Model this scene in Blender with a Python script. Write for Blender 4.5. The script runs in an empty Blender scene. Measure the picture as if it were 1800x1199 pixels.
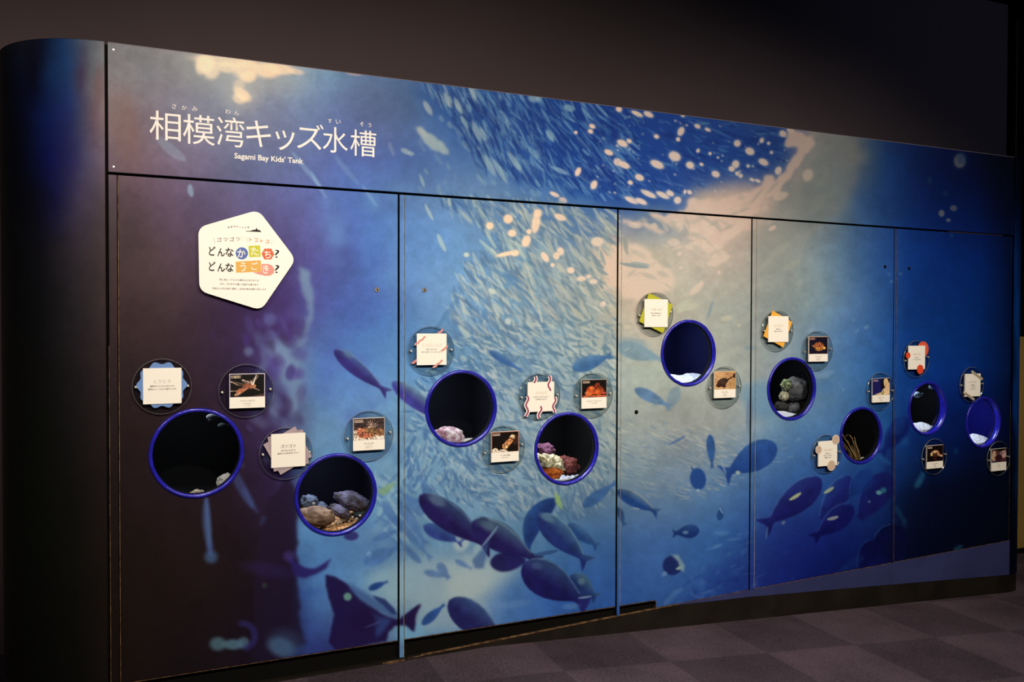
import bpy, bmesh, math, random
import numpy as np
from mathutils import Vector, Matrix, noise as mnoise

S = bpy.context.scene
COL = S.collection
# ---------------------------------------------------------------- camera (fitted to the photograph, 1800 x 1199)
W0, H0 = 1800, 1199
ZO = 1.878                                            # height of the header's lower edge above the floor
CP = [1.3140676, -3.3326295, -0.5253280, 0.4355487, -0.0175702, 0.0026783, 1528.5448]
def cam_axes():
    yaw, pit, rol = CP[3:6]
    fw = np.array([math.sin(yaw)*math.cos(pit), math.cos(yaw)*math.cos(pit), math.sin(pit)])
    r = np.cross(fw, [0, 0, 1]); r /= np.linalg.norm(r); u = np.cross(r, fw)
    return fw, r*math.cos(rol)+u*math.sin(rol), -r*math.sin(rol)+u*math.cos(rol)
FW, RT, UP = cam_axes()
CPOS = np.array([CP[0], CP[1], CP[2]+ZO])
cd = bpy.data.cameras.new('camera'); co = bpy.data.objects.new('camera', cd); COL.objects.link(co)
cd.sensor_fit = 'HORIZONTAL'; cd.sensor_width = 36.0; cd.lens = CP[6]*36.0/W0
cd.clip_start = 0.05; cd.clip_end = 60
M = Matrix.Identity(4)
for i in range(3):
    M[i][0] = RT[i]; M[i][1] = UP[i]; M[i][2] = -FW[i]; M[i][3] = CPOS[i]
co.matrix_world = M
S.camera = co
def project(P):
    d = np.asarray(P, float)-CPOS; z = d@FW
    return np.stack([W0/2+CP[6]*(d@RT)/z, H0/2-CP[6]*(d@UP)/z], -1)
def at(px, py, y=0.0):                                # measured pixel -> point on the vertical plane y
    d = FW+((px-W0/2)/CP[6])*RT-((py-H0/2)/CP[6])*UP
    t = (y-CPOS[1])/d[1]
    return CPOS+d*t

# ---------------------------------------------------------------- light
S.view_settings.view_transform = 'Standard'; S.view_settings.look = 'None'
S.view_settings.exposure = 0.0; S.view_settings.gamma = 1.0
try: S.view_settings.use_curve_mapping = False
except Exception: pass
w = bpy.data.worlds.new('world'); S.world = w; w.use_nodes = True
w.node_tree.nodes['Background'].inputs[0].default_value = (0.35, 0.35, 0.5, 1)
w.node_tree.nodes['Background'].inputs[1].default_value = 0.012
def spot(name, loc, aim, power, col, size=1.6, blend=1.0, rad=0.06):
    l = bpy.data.lights.new(name, 'SPOT'); l.energy = power; l.color = col; l.spot_size = size; l.spot_blend = blend
    l.shadow_soft_size = rad
    o = bpy.data.objects.new(name, l); COL.objects.link(o); o.location = loc
    o.rotation_euler = (Vector(aim)-Vector(loc)).to_track_quat('-Z', 'Y').to_euler()
WARM = (1.0, 0.86, 0.70)
spot('ceiling_and_fill_spot', (1.7, -3.3, 3.0), (1.8, 0, 0.75), 368, WARM, 1.5)
spot('ceiling_and_fill_spot', (3.4, -3.3, 3.0), (3.4, 0, 0.75), 318, WARM, 1.5)
spot('ceiling_and_fill_spot', (5.1, -3.1, 3.0), (5.0, 0, 0.75), 285, WARM, 1.4)
spot('ceiling_and_fill_spot', (-0.6, -2.9, 3.0), (1.1, 0, 1.7), 170, (1.0, .86, .72), 0.8)  # added fill from the left, brightens the curved end panel
spot('ceiling_and_fill_spot', (7.6, -2.6, 3.3), (6.2, .75, 2.9), 38, (.55, .65, 1.0), 1.3)  # added blue fill, lifts the dark right part of the back wall
spot('ochre_wall_fill', (7.9, -0.9, 2.6), (7.6, .72, 0.6), 40, (1.0, .84, .6), 1.2)  # added unseen lamp, there to brighten the ochre wall
# ---------------------------------------------------------------- the printed mural (print colours, some lamp glow painted in, authored with numpy)
PW, PH = 1800, 1199
rng = np.random.RandomState(7)
YY, XX = np.mgrid[0:PH, 0:PW].astype(np.float32)

def blur1(a, s, ax):
    r = max(1, int(3*s)); k = np.exp(-0.5*(np.arange(-r, r+1)/s)**2); k /= k.sum()
    pad = [(0, 0)]*a.ndim; pad[ax] = (r, r)
    b = np.pad(a, pad, mode='edge'); out = np.zeros_like(a, dtype=np.float32)
    n = a.shape[ax]
    for i, w in enumerate(k):
        sl = [slice(None)]*a.ndim; sl[ax] = slice(i, i+n); out += w*b[tuple(sl)]
    return out
def blur(a, s): return blur1(blur1(a, s, 0), s, 1)
def bil(src, x, y):
    h, w = src.shape[:2]
    x = np.clip(x, 0, w-1.001); y = np.clip(y, 0, h-1.001)
    x0 = np.floor(x).astype(int); y0 = np.floor(y).astype(int); fx = x-x0; fy = y-y0
    if src.ndim == 3: fx = fx[..., None]; fy = fy[..., None]
    return (src[y0, x0]*(1-fx)+src[y0, x0+1]*fx)*(1-fy)+(src[y0+1, x0]*(1-fx)+src[y0+1, x0+1]*fx)*fy
def smooth_noise(sx, sy, seed, x=None, y=None):
    r = np.random.RandomState(seed)
    gx, gy = int(PW/sx)+4, int(PH/sy)+4
    g = r.rand(gy, gx).astype(np.float32)*2-1
    if x is None: x, y = XX, YY
    u, v = x/sx+1, y/sy+1
    fu, fv = np.floor(u), np.floor(v)
    su = (u-fu); su = su*su*(3-2*su); sv = (v-fv); sv = sv*sv*(3-2*sv)
    return bil(g, fu+su, fv+sv)
def fbm(s, seed, x=None, y=None, o=4):
    t = 0
    for i in range(o): t = t+smooth_noise(s/2**i, s/2**i, seed+i, x, y)*0.5**i
    return t/1.6

ROWS = {  # left column colours include the curve's lit band and shading, painted in
 60: [(0,(18,18,22)),(40,(22,20,26)),(70,(10,12,28)),(110,(14,34,72)),(150,(60,58,76)),(187,(96,84,96)),(250,(96,88,102)),(320,(104,98,114)),(520,(150,145,160)),(600,(95,122,160)),(700,(62,98,158)),(1000,(30,68,148)),(1400,(130,130,130))],
 130: [(0,(8,8,12)),(35,(12,13,30)),(60,(10,8,22)),(90,(13,30,66)),(120,(14,36,76)),(143,(48,34,58)),(160,(70,62,74)),(187,(100,84,98)),(260,(92,86,106)),(340,(98,98,120)),(450,(104,112,146)),(520,(92,110,152)),(600,(74,106,158)),(700,(60,98,160)),(780,(44,90,162)),(860,(30,74,152)),(1000,(26,62,142)),(1400,(130,130,130))],
 200: [(0,(6,6,10)),(35,(10,10,28)),(80,(11,22,70)),(118,(20,28,78)),(145,(52,46,72)),(165,(78,54,68)),(187,(94,74,88)),(230,(88,68,84)),(300,(86,80,108)),(400,(90,92,126)),(500,(80,92,142)),(600,(70,92,154)),(700,(58,94,160)),(780,(48,92,165)),(850,(32,76,156)),(1000,(24,62,142)),(1150,(22,58,134)),(1280,(30,70,142)),(1370,(64,92,140)),(1395,(190,165,152)),(1430,(172,158,146)),(1460,(128,128,124)),(1500,(92,106,112)),(1540,(40,68,108)),(1580,(14,44,104)),(1650,(4,24,84)),(1720,(2,14,56)),(1770,(1,6,30)),(1800,(0,3,16))],
 280: [(0,(6,5,8)),(40,(8,8,20)),(90,(10,14,64)),(125,(30,24,70)),(150,(56,46,76)),(187,(80,60,78)),(230,(78,56,72)),(300,(80,64,94)),(400,(82,74,114)),(500,(78,82,134)),(600,(66,84,154)),(700,(60,92,166)),(780,(66,106,176)),(850,(62,104,172)),(920,(40,84,160)),(1000,(28,70,150)),(1100,(24,66,140)),(1200,(28,74,142)),(1300,(40,80,140)),(1370,(84,108,142)),(1400,(196,168,154)),(1430,(156,148,140)),(1460,(126,128,128)),(1500,(112,122,128)),(1530,(66,98,132)),(1560,(24,62,128)),(1600,(12,48,118)),(1660,(4,28,100)),(1710,(3,16,70)),(1745,(2,8,34)),(1770,(1,5,22)),(1800,(0,3,12))],
 345: [(0,(6,5,6)),(60,(9,8,18)),(100,(14,12,46)),(140,(44,34,58)),(187,(58,44,56)),(240,(62,44,60)),(320,(70,52,82)),(400,(78,60,100)),(470,(80,68,122)),(550,(76,82,146)),(620,(68,92,162)),(700,(74,112,178)),(780,(84,124,184)),(850,(88,126,178)),(920,(80,118,170)),(980,(56,98,160)),(1080,(40,84,148)),(1180,(70,104,146)),(1240,(186,164,150)),(1300,(200,170,154)),(1350,(192,166,150)),(1380,(160,152,142)),(1420,(136,138,134)),(1460,(126,134,136)),(1485,(96,120,138)),(1510,(62,98,146)),(1550,(34,76,142)),(1600,(16,58,134)),(1660,(6,38,118)),(1720,(4,26,92)),(1755,(2,12,50)),(1775,(2,10,40)),(1800,(1,6,24))],
 440: [(0,(8,7,8)),(70,(12,10,16)),(130,(34,26,36)),(187,(48,34,42)),(240,(52,36,46)),(330,(60,42,62)),(420,(66,48,82)),(480,(70,54,100)),(550,(72,66,128)),(610,(72,84,146)),(650,(70,100,164)),(700,(78,116,178)),(780,(80,122,182)),(860,(86,128,178)),(930,(98,138,172)),(1000,(128,150,166)),(1050,(170,164,152)),(1090,(196,176,158)),(1140,(180,168,150)),(1200,(186,170,154)),(1260,(198,174,156)),(1300,(180,164,150)),(1340,(158,156,146)),(1400,(140,148,146)),(1440,(122,140,150)),(1480,(96,126,154)),(1520,(68,106,154)),(1560,(42,84,150)),(1600,(16,60,138)),(1660,(9,46,124)),(1720,(5,36,104)),(1760,(4,22,72)),(1780,(3,14,46)),(1788,(8,46,104)),(1800,(4,24,60))],
 540: [(0,(9,8,8)),(70,(12,11,14)),(130,(26,21,27)),(187,(40,27,33)),(240,(44,29,36)),(350,(50,34,48)),(440,(56,38,68)),(510,(62,46,92)),(545,(70,70,126)),(600,(74,92,158)),(680,(80,114,176)),(740,(82,120,176)),(820,(84,126,176)),(900,(98,138,174)),(960,(116,148,168)),(1020,(142,160,162)),(1080,(172,168,150)),(1130,(190,172,152)),(1190,(176,168,150)),(1260,(160,162,150)),(1330,(150,156,148)),(1390,(136,150,150)),(1440,(118,142,154)),(1480,(96,128,158)),(1520,(70,110,156)),(1565,(42,86,148)),(1600,(18,62,136)),(1660,(12,52,124)),(1720,(8,42,108)),(1765,(5,26,74)),(1780,(3,14,46)),(1788,(8,52,112)),(1800,(4,24,60))],
 650: [(0,(10,9,8)),(70,(12,11,11)),(130,(21,17,20)),(187,(34,23,27)),(230,(36,24,28)),(330,(42,28,38)),(400,(46,32,52)),(450,(56,44,80)),(500,(84,96,132)),(530,(100,126,160)),(560,(84,124,176)),(620,(86,132,188)),(690,(92,140,186)),(750,(94,140,182)),(830,(104,146,176)),(900,(112,150,172)),(980,(128,158,168)),(1060,(146,162,160)),(1120,(152,166,156)),(1200,(152,164,152)),(1280,(148,160,150)),(1330,(142,156,150)),(1390,(126,148,156)),(1440,(100,136,160)),(1480,(78,122,160)),(1530,(52,102,152)),(1580,(22,68,134)),(1640,(12,54,122)),(1700,(9,46,112)),(1745,(6,34,88)),(1770,(5,24,62)),(1780,(3,14,44)),(1788,(8,56,114)),(1800,(4,24,60))],
 750: [(0,(11,10,8)),(70,(12,12,10)),(130,(17,14,15)),(187,(28,19,21)),(240,(32,21,24)),(350,(36,23,31)),(430,(46,31,56)),(490,(58,44,84)),(530,(86,104,138)),(560,(98,138,168)),(620,(98,144,180)),(700,(108,154,182)),(770,(108,150,178)),(850,(114,150,172)),(930,(122,154,168)),(1010,(134,160,162)),(1090,(148,160,154)),(1180,(150,158,150)),(1260,(144,156,150)),(1310,(130,150,154)),(1350,(106,142,162)),(1400,(84,130,166)),(1450,(70,116,162)),(1500,(52,98,150)),(1560,(32,80,138)),(1610,(14,48,112)),(1660,(8,34,92)),(1720,(5,22,70)),(1770,(4,14,46)),(1780,(2,10,34)),(1788,(7,46,96)),(1800,(4,20,50))],
 850: [(0,(11,11,8)),(70,(12,12,9)),(130,(15,13,12)),(187,(25,17,18)),(240,(29,19,22)),(400,(33,21,32)),(480,(44,30,62)),(510,(56,52,100)),(540,(92,134,168)),(620,(100,148,180)),(700,(112,154,178)),(780,(106,148,174)),(880,(116,150,168)),(980,(124,154,162)),(1060,(126,152,156)),(1120,(126,150,156)),(1200,(116,142,156)),(1260,(100,136,160)),(1310,(80,124,164)),(1360,(62,108,160)),(1420,(46,90,150)),(1480,(34,74,138)),(1540,(22,56,120)),(1580,(12,36,96)),(1640,(5,14,52)),(1720,(3,8,32)),(1780,(2,6,22)),(1788,(5,32,70)),(1800,(3,14,36))],
 950: [(0,(11,11,8)),(70,(12,12,9)),(130,(14,13,11)),(187,(23,16,16)),(240,(27,18,20)),(420,(30,19,28)),(500,(36,24,46)),(519,(48,44,88)),(526,(82,124,170)),(600,(88,132,176)),(660,(92,134,174)),(720,(100,146,178)),(800,(110,156,180)),(880,(104,150,176)),(960,(92,138,172)),(1030,(82,126,166)),(1100,(76,118,164)),(1180,(72,116,166)),(1260,(62,108,162)),(1320,(50,94,156)),(1380,(36,76,146)),(1440,(26,58,132)),(1500,(18,42,112)),(1560,(10,24,82)),(1620,(4,10,44)),(1700,(3,6,26)),(1780,(2,5,18)),(1800,(2,10,26))],
 1050: [(0,(11,11,8)),(130,(14,12,10)),(187,(22,15,15)),(240,(26,17,18)),(440,(28,18,26)),(510,(34,22,42)),(524,(56,80,132)),(560,(84,126,176)),(620,(104,146,180)),(680,(140,174,184)),(740,(146,180,186)),(800,(148,180,184)),(850,(126,162,184)),(900,(78,126,178)),(980,(62,106,168)),(1060,(60,102,164)),(1160,(62,106,164)),(1250,(50,92,152)),(1310,(36,72,142)),(1380,(24,52,128)),(1450,(14,34,104)),(1520,(8,18,72)),(1600,(4,9,44)),(1700,(3,6,26)),(1800,(2,6,20))],
 1140: [(0,(11,11,8)),(130,(13,12,10)),(187,(22,15,15)),(240,(25,17,17)),(430,(28,18,28)),(500,(34,24,52)),(545,(50,62,120)),(600,(52,56,110)),(700,(96,132,166)),(760,(92,140,180)),(880,(74,122,176)),(1060,(58,98,160)),(1200,(54,92,152)),(1400,(20,44,116)),(1800,(2,5,18))],
}
def base_paint():
    ys = sorted(ROWS); rows = []
    for y in ys:
        r = ROWS[y]; xs = [a for a, _ in r]; c = np.array([b for _, b in r], float)
        rows.append(np.stack([np.interp(np.arange(PW), xs, c[:, k]) for k in range(3)], 1))
    rows = np.array(rows); out = np.zeros((PH, PW, 3), np.float32)
    for y in range(PH):
        t = np.interp(y, ys, np.arange(len(ys))); i = min(int(t), len(ys)-2); f = t-i
        out[y] = rows[i]*(1-f)+rows[i+1]*f
    return out
IMG = base_paint()
# soft warp so that no interpolation seams show
wx = fbm(90, 11)*7; wy = fbm(90, 21)*7
IMG = blur(bil(IMG, XX+wx, YY+wy), 2.0)
n1 = fbm(60, 31)[..., None]; n2 = fbm(14, 41)[..., None]
n3 = fbm(6, 47, o=2)[..., None]
IMG = IMG*(1+0.07*n1+0.05*n2+0.03*n3)

def comp(x0, y0, a, col):
    h, w = a.shape
    X0, Y0 = max(x0, 0), max(y0, 0); X1, Y1 = min(x0+w, PW), min(y0+h, PH)
    if X1 <= X0 or Y1 <= Y0: return
    aa = a[Y0-y0:Y1-y0, X0-x0:X1-x0, None]
    col = np.asarray(col, np.float32)
    if col.ndim == 3: col = col[Y0-y0:Y1-y0, X0-x0:X1-x0]
    IMG[Y0:Y1, X0:X1] = IMG[Y0:Y1, X0:X1]*(1-aa)+col*aa
def poly(pts, col, alpha=1.0, soft=1.5, warp=0, ws=18, seed=5, fade=None):
    p = np.array(pts, float); m = int(3*soft+warp*1.5+4)
    x0, y0 = int(p[:, 0].min())-m, int(p[:, 1].min())-m; x1, y1 = int(p[:, 0].max())+m, int(p[:, 1].max())+m
    gy, gx = np.mgrid[y0:y1, x0:x1].astype(np.float32)
    if warp:
        cx, cy = np.clip(gx, 0, PW-1), np.clip(gy, 0, PH-1)
        gx = gx+warp*fbm(ws, seed, cx, cy, 3); gy = gy+warp*fbm(ws, seed+50, cx, cy, 3)
    ins = np.zeros(gx.shape, bool); n = len(p)
    for i in range(n):
        xa, ya = p[i]; xb, yb = p[(i+1) % n]
        if ya == yb: continue
        c = ((ya > gy) != (yb > gy)) & (gx < (xb-xa)*(gy-ya)/(yb-ya)+xa); ins ^= c
    a = blur(ins.astype(np.float32), soft)*alpha
    if fade is not None: a = a*fade(gx, gy)
    comp(x0, y0, a, col)
def blob(x, y, rx, ry, ang, col, alpha=1.0, edge=0.35):
    R = int(max(rx, ry)*1.35+3); x0, y0 = int(x)-R, int(y)-R
    gy, gx = np.mgrid[y0:y0+2*R+1, x0:x0+2*R+1].astype(np.float32)
    c, s = math.cos(math.radians(ang)), math.sin(math.radians(ang))
    u = ((gx-x)*c+(gy-y)*s)/rx; v = (-(gx-x)*s+(gy-y)*c)/ry
    d = np.sqrt(u*u+v*v); a = np.clip((1+edge/2-d)/edge, 0, 1); a = a*a*(3-2*a)*alpha
    comp(x0, y0, a, col)
def streak(x, y, L, w, ang, col, alpha, soft=1.3, bend=0.12):
    R = int(L/2+w+3); x0, y0 = int(x)-R, int(y)-R
    gy, gx = np.mgrid[y0:y0+2*R+1, x0:x0+2*R+1].astype(np.float32)
    c, s = math.cos(math.radians(ang)), math.sin(math.radians(ang))
    u = ((gx-x)*c+(gy-y)*s)/(L/2); v = (-(gx-x)*s+(gy-y)*c)
    v = v+w*bend*(u*u-0.3)
    hw = w/2*np.clip(1-u*u, 0, 1)**0.6
    a = np.clip((hw-np.abs(v))/soft+0.5, 0, 1)*np.clip((1-np.abs(u))*L/2/soft, 0, 1)*alpha
    comp(x0, y0, a, col)
PROF_U = [0, .02, .06, .13, .22, .33, .45, .58, .70, .79, .84, .88, .93, 1.0]
PROF_H = [.10, .34, .56, .78, .94, 1.0, .96, .80, .56, .34, .26, .34, .56, .80]
def fish(hx, hy, tx, ty, h, col, top=None, bend=0.0, alpha=1.0, soft=1.0, rim=None, tail=1.0, fin=0.0, cut=1.0, deep=0.0):
    L = math.hypot(tx-hx, ty-hy); ang = math.atan2(ty-hy, tx-hx)
    R = int(L/2+h+8); cx, cy = (hx+tx)/2, (hy+ty)/2; x0, y0 = int(cx)-R, int(cy)-R
    gy, gx = np.mgrid[y0:y0+2*R+1, x0:x0+2*R+1].astype(np.float32)
    c, s = math.cos(ang), math.sin(ang)
    u = ((gx-hx)*c+(gy-hy)*s)/L; v = -(gx-hx)*s+(gy-hy)*c
    if c < 0: v = -v                                  # v<0 is the back of the fish, towards the top of the print
    v = v-bend*L*4*(u*(1-u))
    pu = np.clip(u, 0, 1)
    H = np.interp(pu, PROF_U, PROF_H)*h/2
    H = np.where(u > .84, .26*h/2+(H-.26*h/2)*tail, H)
    up = H*(1+fin*np.exp(-((u-.45)/.22)**2)); dn = H*(1+deep*np.exp(-((u-.35)/.2)**2))
    lim = np.where(v < 0, up, dn)
    notch = 1.0-0.055*(1-np.clip(np.abs(v)/(h*.36*tail+.1), 0, 1))
    d = np.minimum(lim-np.abs(v), (notch-u)*L); d = np.minimum(d, (u+0.005)*L); d = np.where(u > cut, -5, d)
    a = np.clip(d/1.2+.5, 0, 1)
    a = blur(a.astype(np.float32), soft) if soft > .3 else a
    col = np.array(col, np.float32)
    C = np.broadcast_to(col, gx.shape+(3,)).copy()
    tt = np.clip((v/(h/2)+1)/2, 0, 1)
    if top is not None:
        f = np.clip(1-(tt-.05)/.55, 0, 1)[..., None]*0.9; C = C*(1-f)+np.array(top, np.float32)*f
    nz = fbm(16, int(hx) % 97, np.clip(gx, 0, PW-1), np.clip(gy, 0, PH-1), 3)[..., None]
    C = C*(1+.16*nz)
    comp(x0, y0, a*alpha, C)
    if rim is not None:
        e = np.clip(1-np.abs(v+H*.97)/2.2, 0, 1)*((u > .04) & (u < .84))*(.75+.25*nz[..., 0])
        comp(x0, y0, blur(e.astype(np.float32), .8)*.85, rim)
def rel(x, y, k, add=(0, 0, 0)):
    xi, yi = int(min(max(x, 0), PW-1)), int(min(max(y, 0), PH-1))
    return np.clip(IMG[yi, xi]*k+np.array(add), 0, 255)
def inpoly(x, y, p):
    r = False; n = len(p)
    for i in range(n):
        xa, ya = p[i]; xb, yb = p[(i+1) % n]
        if (ya > y) != (yb > y) and x < (xb-xa)*(y-ya)/(yb-ya)+xa: r = not r
    return r
def scatter(region, n, fn, seed):
    r = np.random.RandomState(seed); p = region
    xs = [a for a, _ in p]; ys = [b for _, b in p]; k = 0; t = 0
    while k < n and t < n*30:
        t += 1; x = r.uniform(min(xs), max(xs)); y = r.uniform(min(ys), max(ys))
        if inpoly(x, y, p): fn(x, y, r); k += 1

PINK = (212, 182, 164)
# --- top left: blurred pink cloud patches
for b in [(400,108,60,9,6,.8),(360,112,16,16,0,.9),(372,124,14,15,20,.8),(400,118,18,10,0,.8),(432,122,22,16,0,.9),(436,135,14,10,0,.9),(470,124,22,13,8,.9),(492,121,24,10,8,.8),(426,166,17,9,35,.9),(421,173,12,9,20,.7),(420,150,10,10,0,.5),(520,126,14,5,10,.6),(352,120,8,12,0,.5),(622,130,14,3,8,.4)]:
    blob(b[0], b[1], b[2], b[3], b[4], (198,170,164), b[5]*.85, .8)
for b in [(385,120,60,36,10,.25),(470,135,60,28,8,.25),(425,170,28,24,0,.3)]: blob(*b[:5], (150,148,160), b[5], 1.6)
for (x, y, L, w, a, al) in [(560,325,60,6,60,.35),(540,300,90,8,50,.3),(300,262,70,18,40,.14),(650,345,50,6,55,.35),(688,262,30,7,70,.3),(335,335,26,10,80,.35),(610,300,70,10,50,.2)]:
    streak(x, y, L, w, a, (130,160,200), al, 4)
blob(215,215,26,60,-10,(96,66,66),.35,1.3); blob(175,150,10,30,0,(84,52,56),.5,1.3)
# --- left dark cliff edge and its cloudy pale coral
poly([(524,470),(545,480),(553,520),(548,560),(540,590),(533,585),(541,545),(531,500)], (112,134,158), .75, 3, 5, 14, 9)
poly([(480,585),(505,605),(522,630),(528,700),(520,745),(508,735),(512,700),(506,672),(488,650),(474,620)], (108,134,158), .8, 4, 10, 16, 12)
for (x, y, rx, ry, an, al) in [(437,618,8,8,0,.5),(470,628,10,16,-20,.5),(492,622,12,26,-30,.5),(460,650,8,14,20,.4),(503,645,16,26,-20,.45),(484,722,10,10,0,.35),(455,740,18,10,30,.3),(530,600,12,7,-40,.5),(512,712,9,14,0,.4)]:
    blob(x, y, rx, ry, an, (116,136,160), al, 1.3)
blob(510,655,8,14,15,(52,40,96),.7,.9); blob(500,715,14,18,20,(52,34,72),.6,.9)
poly([(440,560),(540,560),(525,600),(500,602),(470,580)], (62,38,84), .5, 6, 8, 20, 14)
poly([(498,745),(524,752),(540,772),(548,800),(520,795),(500,780)], (150,165,150), .25, 5, 6)
poly([(505,840),(520,860),(524,905),(521,960),(525,1010),(527,1080),(536,1130),(505,1150),(450,1180),(445,1000),(470,880)], (34,22,42), .85, 3, 5)
poly([(505,972),(522,990),(540,1000),(552,1000),(566,992),(584,981),(574,999),(558,1010),(536,1017),(518,1014)], (44,32,92), .95, 2, 2)
blob(508,978,10,9,0,(78,60,130),.5,1.2)
poly([(524,1040),(560,1030),(575,1046),(548,1050),(530,1056)], (44,66,140), .25, 4, 3)
r_1 = np.random.RandomState(51)
for i_ in range(120):
    x_ = r_1.normal(490, 34); y_ = r_1.uniform(545, 830)
    if x_ > 540-(abs(y_-640)*.04): continue
    c_ = [(74,58,124), (58,36,84), (104,126,158), (84,76,134), (52,34,66)][r_1.randint(5)]
    blob(x_, y_, r_1.uniform(4, 13), r_1.uniform(5, 18), r_1.uniform(-50, 30), c_, r_1.uniform(.12, .4), 1.2)
for i_ in range(60):
    x_ = r_1.uniform(560, 700); y_ = r_1.uniform(330, 840)
    blob(x_, y_, r_1.uniform(8, 26), r_1.uniform(8, 22), 0, (96, 142, 190) if r_1.rand() < .5 else (74, 84, 160), r_1.uniform(.05, .16), 1.5)
for i_ in range(26):
    x_ = r_1.uniform(640, 720); y_ = r_1.uniform(700, 960)
    blob(x_, y_, r_1.uniform(8, 20), r_1.uniform(6, 14), r_1.uniform(-60, 60), (140, 174, 190) if r_1.rand() < .55 else (76, 118, 168), r_1.uniform(.12, .35), 1.2)
# hanging streak lights
for (x, y, L, w, a, al) in [(364,920,96,13,86,.5),(366,925,110,7,86,.75),(424,855,96,14,62,.45),(440,880,60,8,60,.35),(462,915,26,8,115,.25)]:
    streak(x, y, L, w*1.2, a, (70,90,160), al*.9, 7)
blob(371,979,11,11,0,(66,90,160),.65,1.2); blob(369,962,7,12,0,(60,70,150),.4,1.2)
for (x, y, rx, ry, al) in [(383,1132,14,12,.7),(410,1133,18,9,.8),(428,1130,10,10,.7),(495,1138,24,16,.75)]: blob(x, y, rx, ry, 20 if x > 450 else 0, (84,112,140), al, .9)
for t in np.linspace(-1.3, 1.0, 14): blob(426+22*math.cos(t*1.3), 1118+22*math.sin(t*1.3), 6, 6, 0, (52,44,110), .35, 1.1)
blob(503,1130,30,22,20,(66,90,120),.4,1.1)

# --- header school, dark navy with pale streaks
poly([(735,142),(1425,232),(1395,292),(1330,322),(1262,330),(1215,352),(1200,372),(1090,366),(1040,352),(980,332),(905,310),(860,282),(822,252),(800,215),(765,182)], (26,66,148), .55, 9, 26, 46, 61)
poly([(930,165),(1400,228),(1380,280),(1300,305),(1220,318),(1180,345),(1060,345),(960,300),(920,240)], (20,58,136), .5, 10, 22, 46, 64)
SCH_A = [(735,142),(900,165),(1120,190),(1120,350),(1000,345),(900,310),(840,300),(820,260),(790,200)]
def fa(x, y, r):
    ang = np.interp(x, [740, 900, 1050, 1200], [66, 60, 50, 38])+r.normal(0, 9)
    L = r.uniform(16, 42); w = r.uniform(2.5, 5.5)
    k = r.rand()**1.5
    if r.rand() < .5: streak(x, y, L, w, ang, (58+62*k, 108+50*k, 172+18*k), r.uniform(.25, .7), 1.6)
    else: streak(x, y, L*1.1, w*1.1, ang, (18, 48, 122), r.uniform(.25, .6), 1.8)
scatter(SCH_A, 950, fa, 3)
for i_ in range(60):
    r_0 = np.random.RandomState(400+i_); x_ = r_0.uniform(735, 960); y_ = 75+.128*(x_-187)+r_0.uniform(-5, 190)
    streak(x_, y_, r_0.uniform(14, 30), r_0.uniform(5, 9), np.interp(x_, [740, 960], [64, 54])+r_0.normal(0, 8), (112, 154, 186), r_0.uniform(.15, .5), 3.5)
def fa2(x, y, r):
    ang = np.interp(x, [1000, 1200, 1350], [45, 32, 15])+r.normal(0, 14)
    if r.rand() < .5: streak(x, y, r.uniform(10,26), r.uniform(2.5,5), ang, (r.uniform(50,90), r.uniform(100,130), r.uniform(160,180)), r.uniform(.2,.5))
    else: streak(x, y, r.uniform(14,30), r.uniform(3,6), ang, (16, 44, 116), r.uniform(.2,.5))
scatter([(1040,185),(1400,230),(1370,290),(1280,310),(1200,345),(1080,350),(1020,300)], 330, fa2, 4)
poly([(728,222),(745,228),(765,240),(790,262),(788,272),(768,268),(752,258),(738,242)], (138,170,190), .85, 2, 4, 10, 66)
for (x, y, rx, ry, an) in [(713,266,9,4.5,25),(722,270,6,4,10),(742,318,12,3,70),(786,175,14,4,70),(805,185,14,5,65),(838,232,20,5,68),(849,236,14,4,65),(752,190,14,5,60),(830,160,16,5,70),(940,172,12,8,0),(1000,190,10,6,20),(967,238,12,5,60),(860,290,22,6,60),(878,300,24,5,60),(905,285,22,5,55),(985,300,16,4,25)]:
    blob(x, y, rx, ry, an, (128,164,192), .7, .7)
DOTS = [(1038,231,5,4),(1041,222,6,4),(1070,268,9,5),(1086,285,8,7),(1097,290,12,6),(1094,252,11,6),(1106,248,5,4),(1124,312,9,6),(1108,321,5,4),(1044,325,6,9),(1155,289,14,7),(1186,275,12,9),(1197,231,6,9),(1213,291,8,6),(1140,201,10,5),(1120,200,12,4),(1088,192,6,5),(1154,240,5,4),(1192,245,4,4),(1226,222,6,4),(1244,228,6,3),(1200,203,4,3),(1296,252,6.5,6.5),(1318,266,9,7),(1293,289,7,8),(1286,297,6,5),(1213,290,7,6),(1342,285,10,6),(1339,247,4,5),(1233,289,4,3),(1258,306,8,6),(1315,292,3,3),(1302,309,4,4),(1191,352,7,7),(1140,341,16,5),(1165,343,14,5),(1178,340,8,5),(1110,352,14,5),(1127,354,12,5),(975,342,10,4),(990,352,8,5),(1012,233,3,3),(1016,302,5,9),(1351,252,3,3),(1227,265,3,4),(1248,270,3,3),(1262,277,2,2),(1296,305,4,4),(1332,318,6,3),(1322,316,5,3),(1212,338,5,4),(1204,337,3,4),(1368,300,6,8),(1376,235,7,6),(1390,230,8,5),(1356,268,3,3)]
for (x, y, rx, ry) in DOTS:
    blob(x, y, rx+1.5, ry+1.5, 25, (120,138,170), .45, .8); blob(x, y, rx*.9, ry*.9, 25, (222,196,180), .95, .5)
r_ = np.random.RandomState(88)
for i in range(90):
    x = r_.uniform(1050, 1390); y = r_.uniform(200, 345)
    if y < 75+.128*(x-187)+8: continue
    blob(x, y, r_.uniform(1, 3), r_.uniform(1, 2.5), 30, (190,180,180), r_.uniform(.3, .8), .8)
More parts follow.
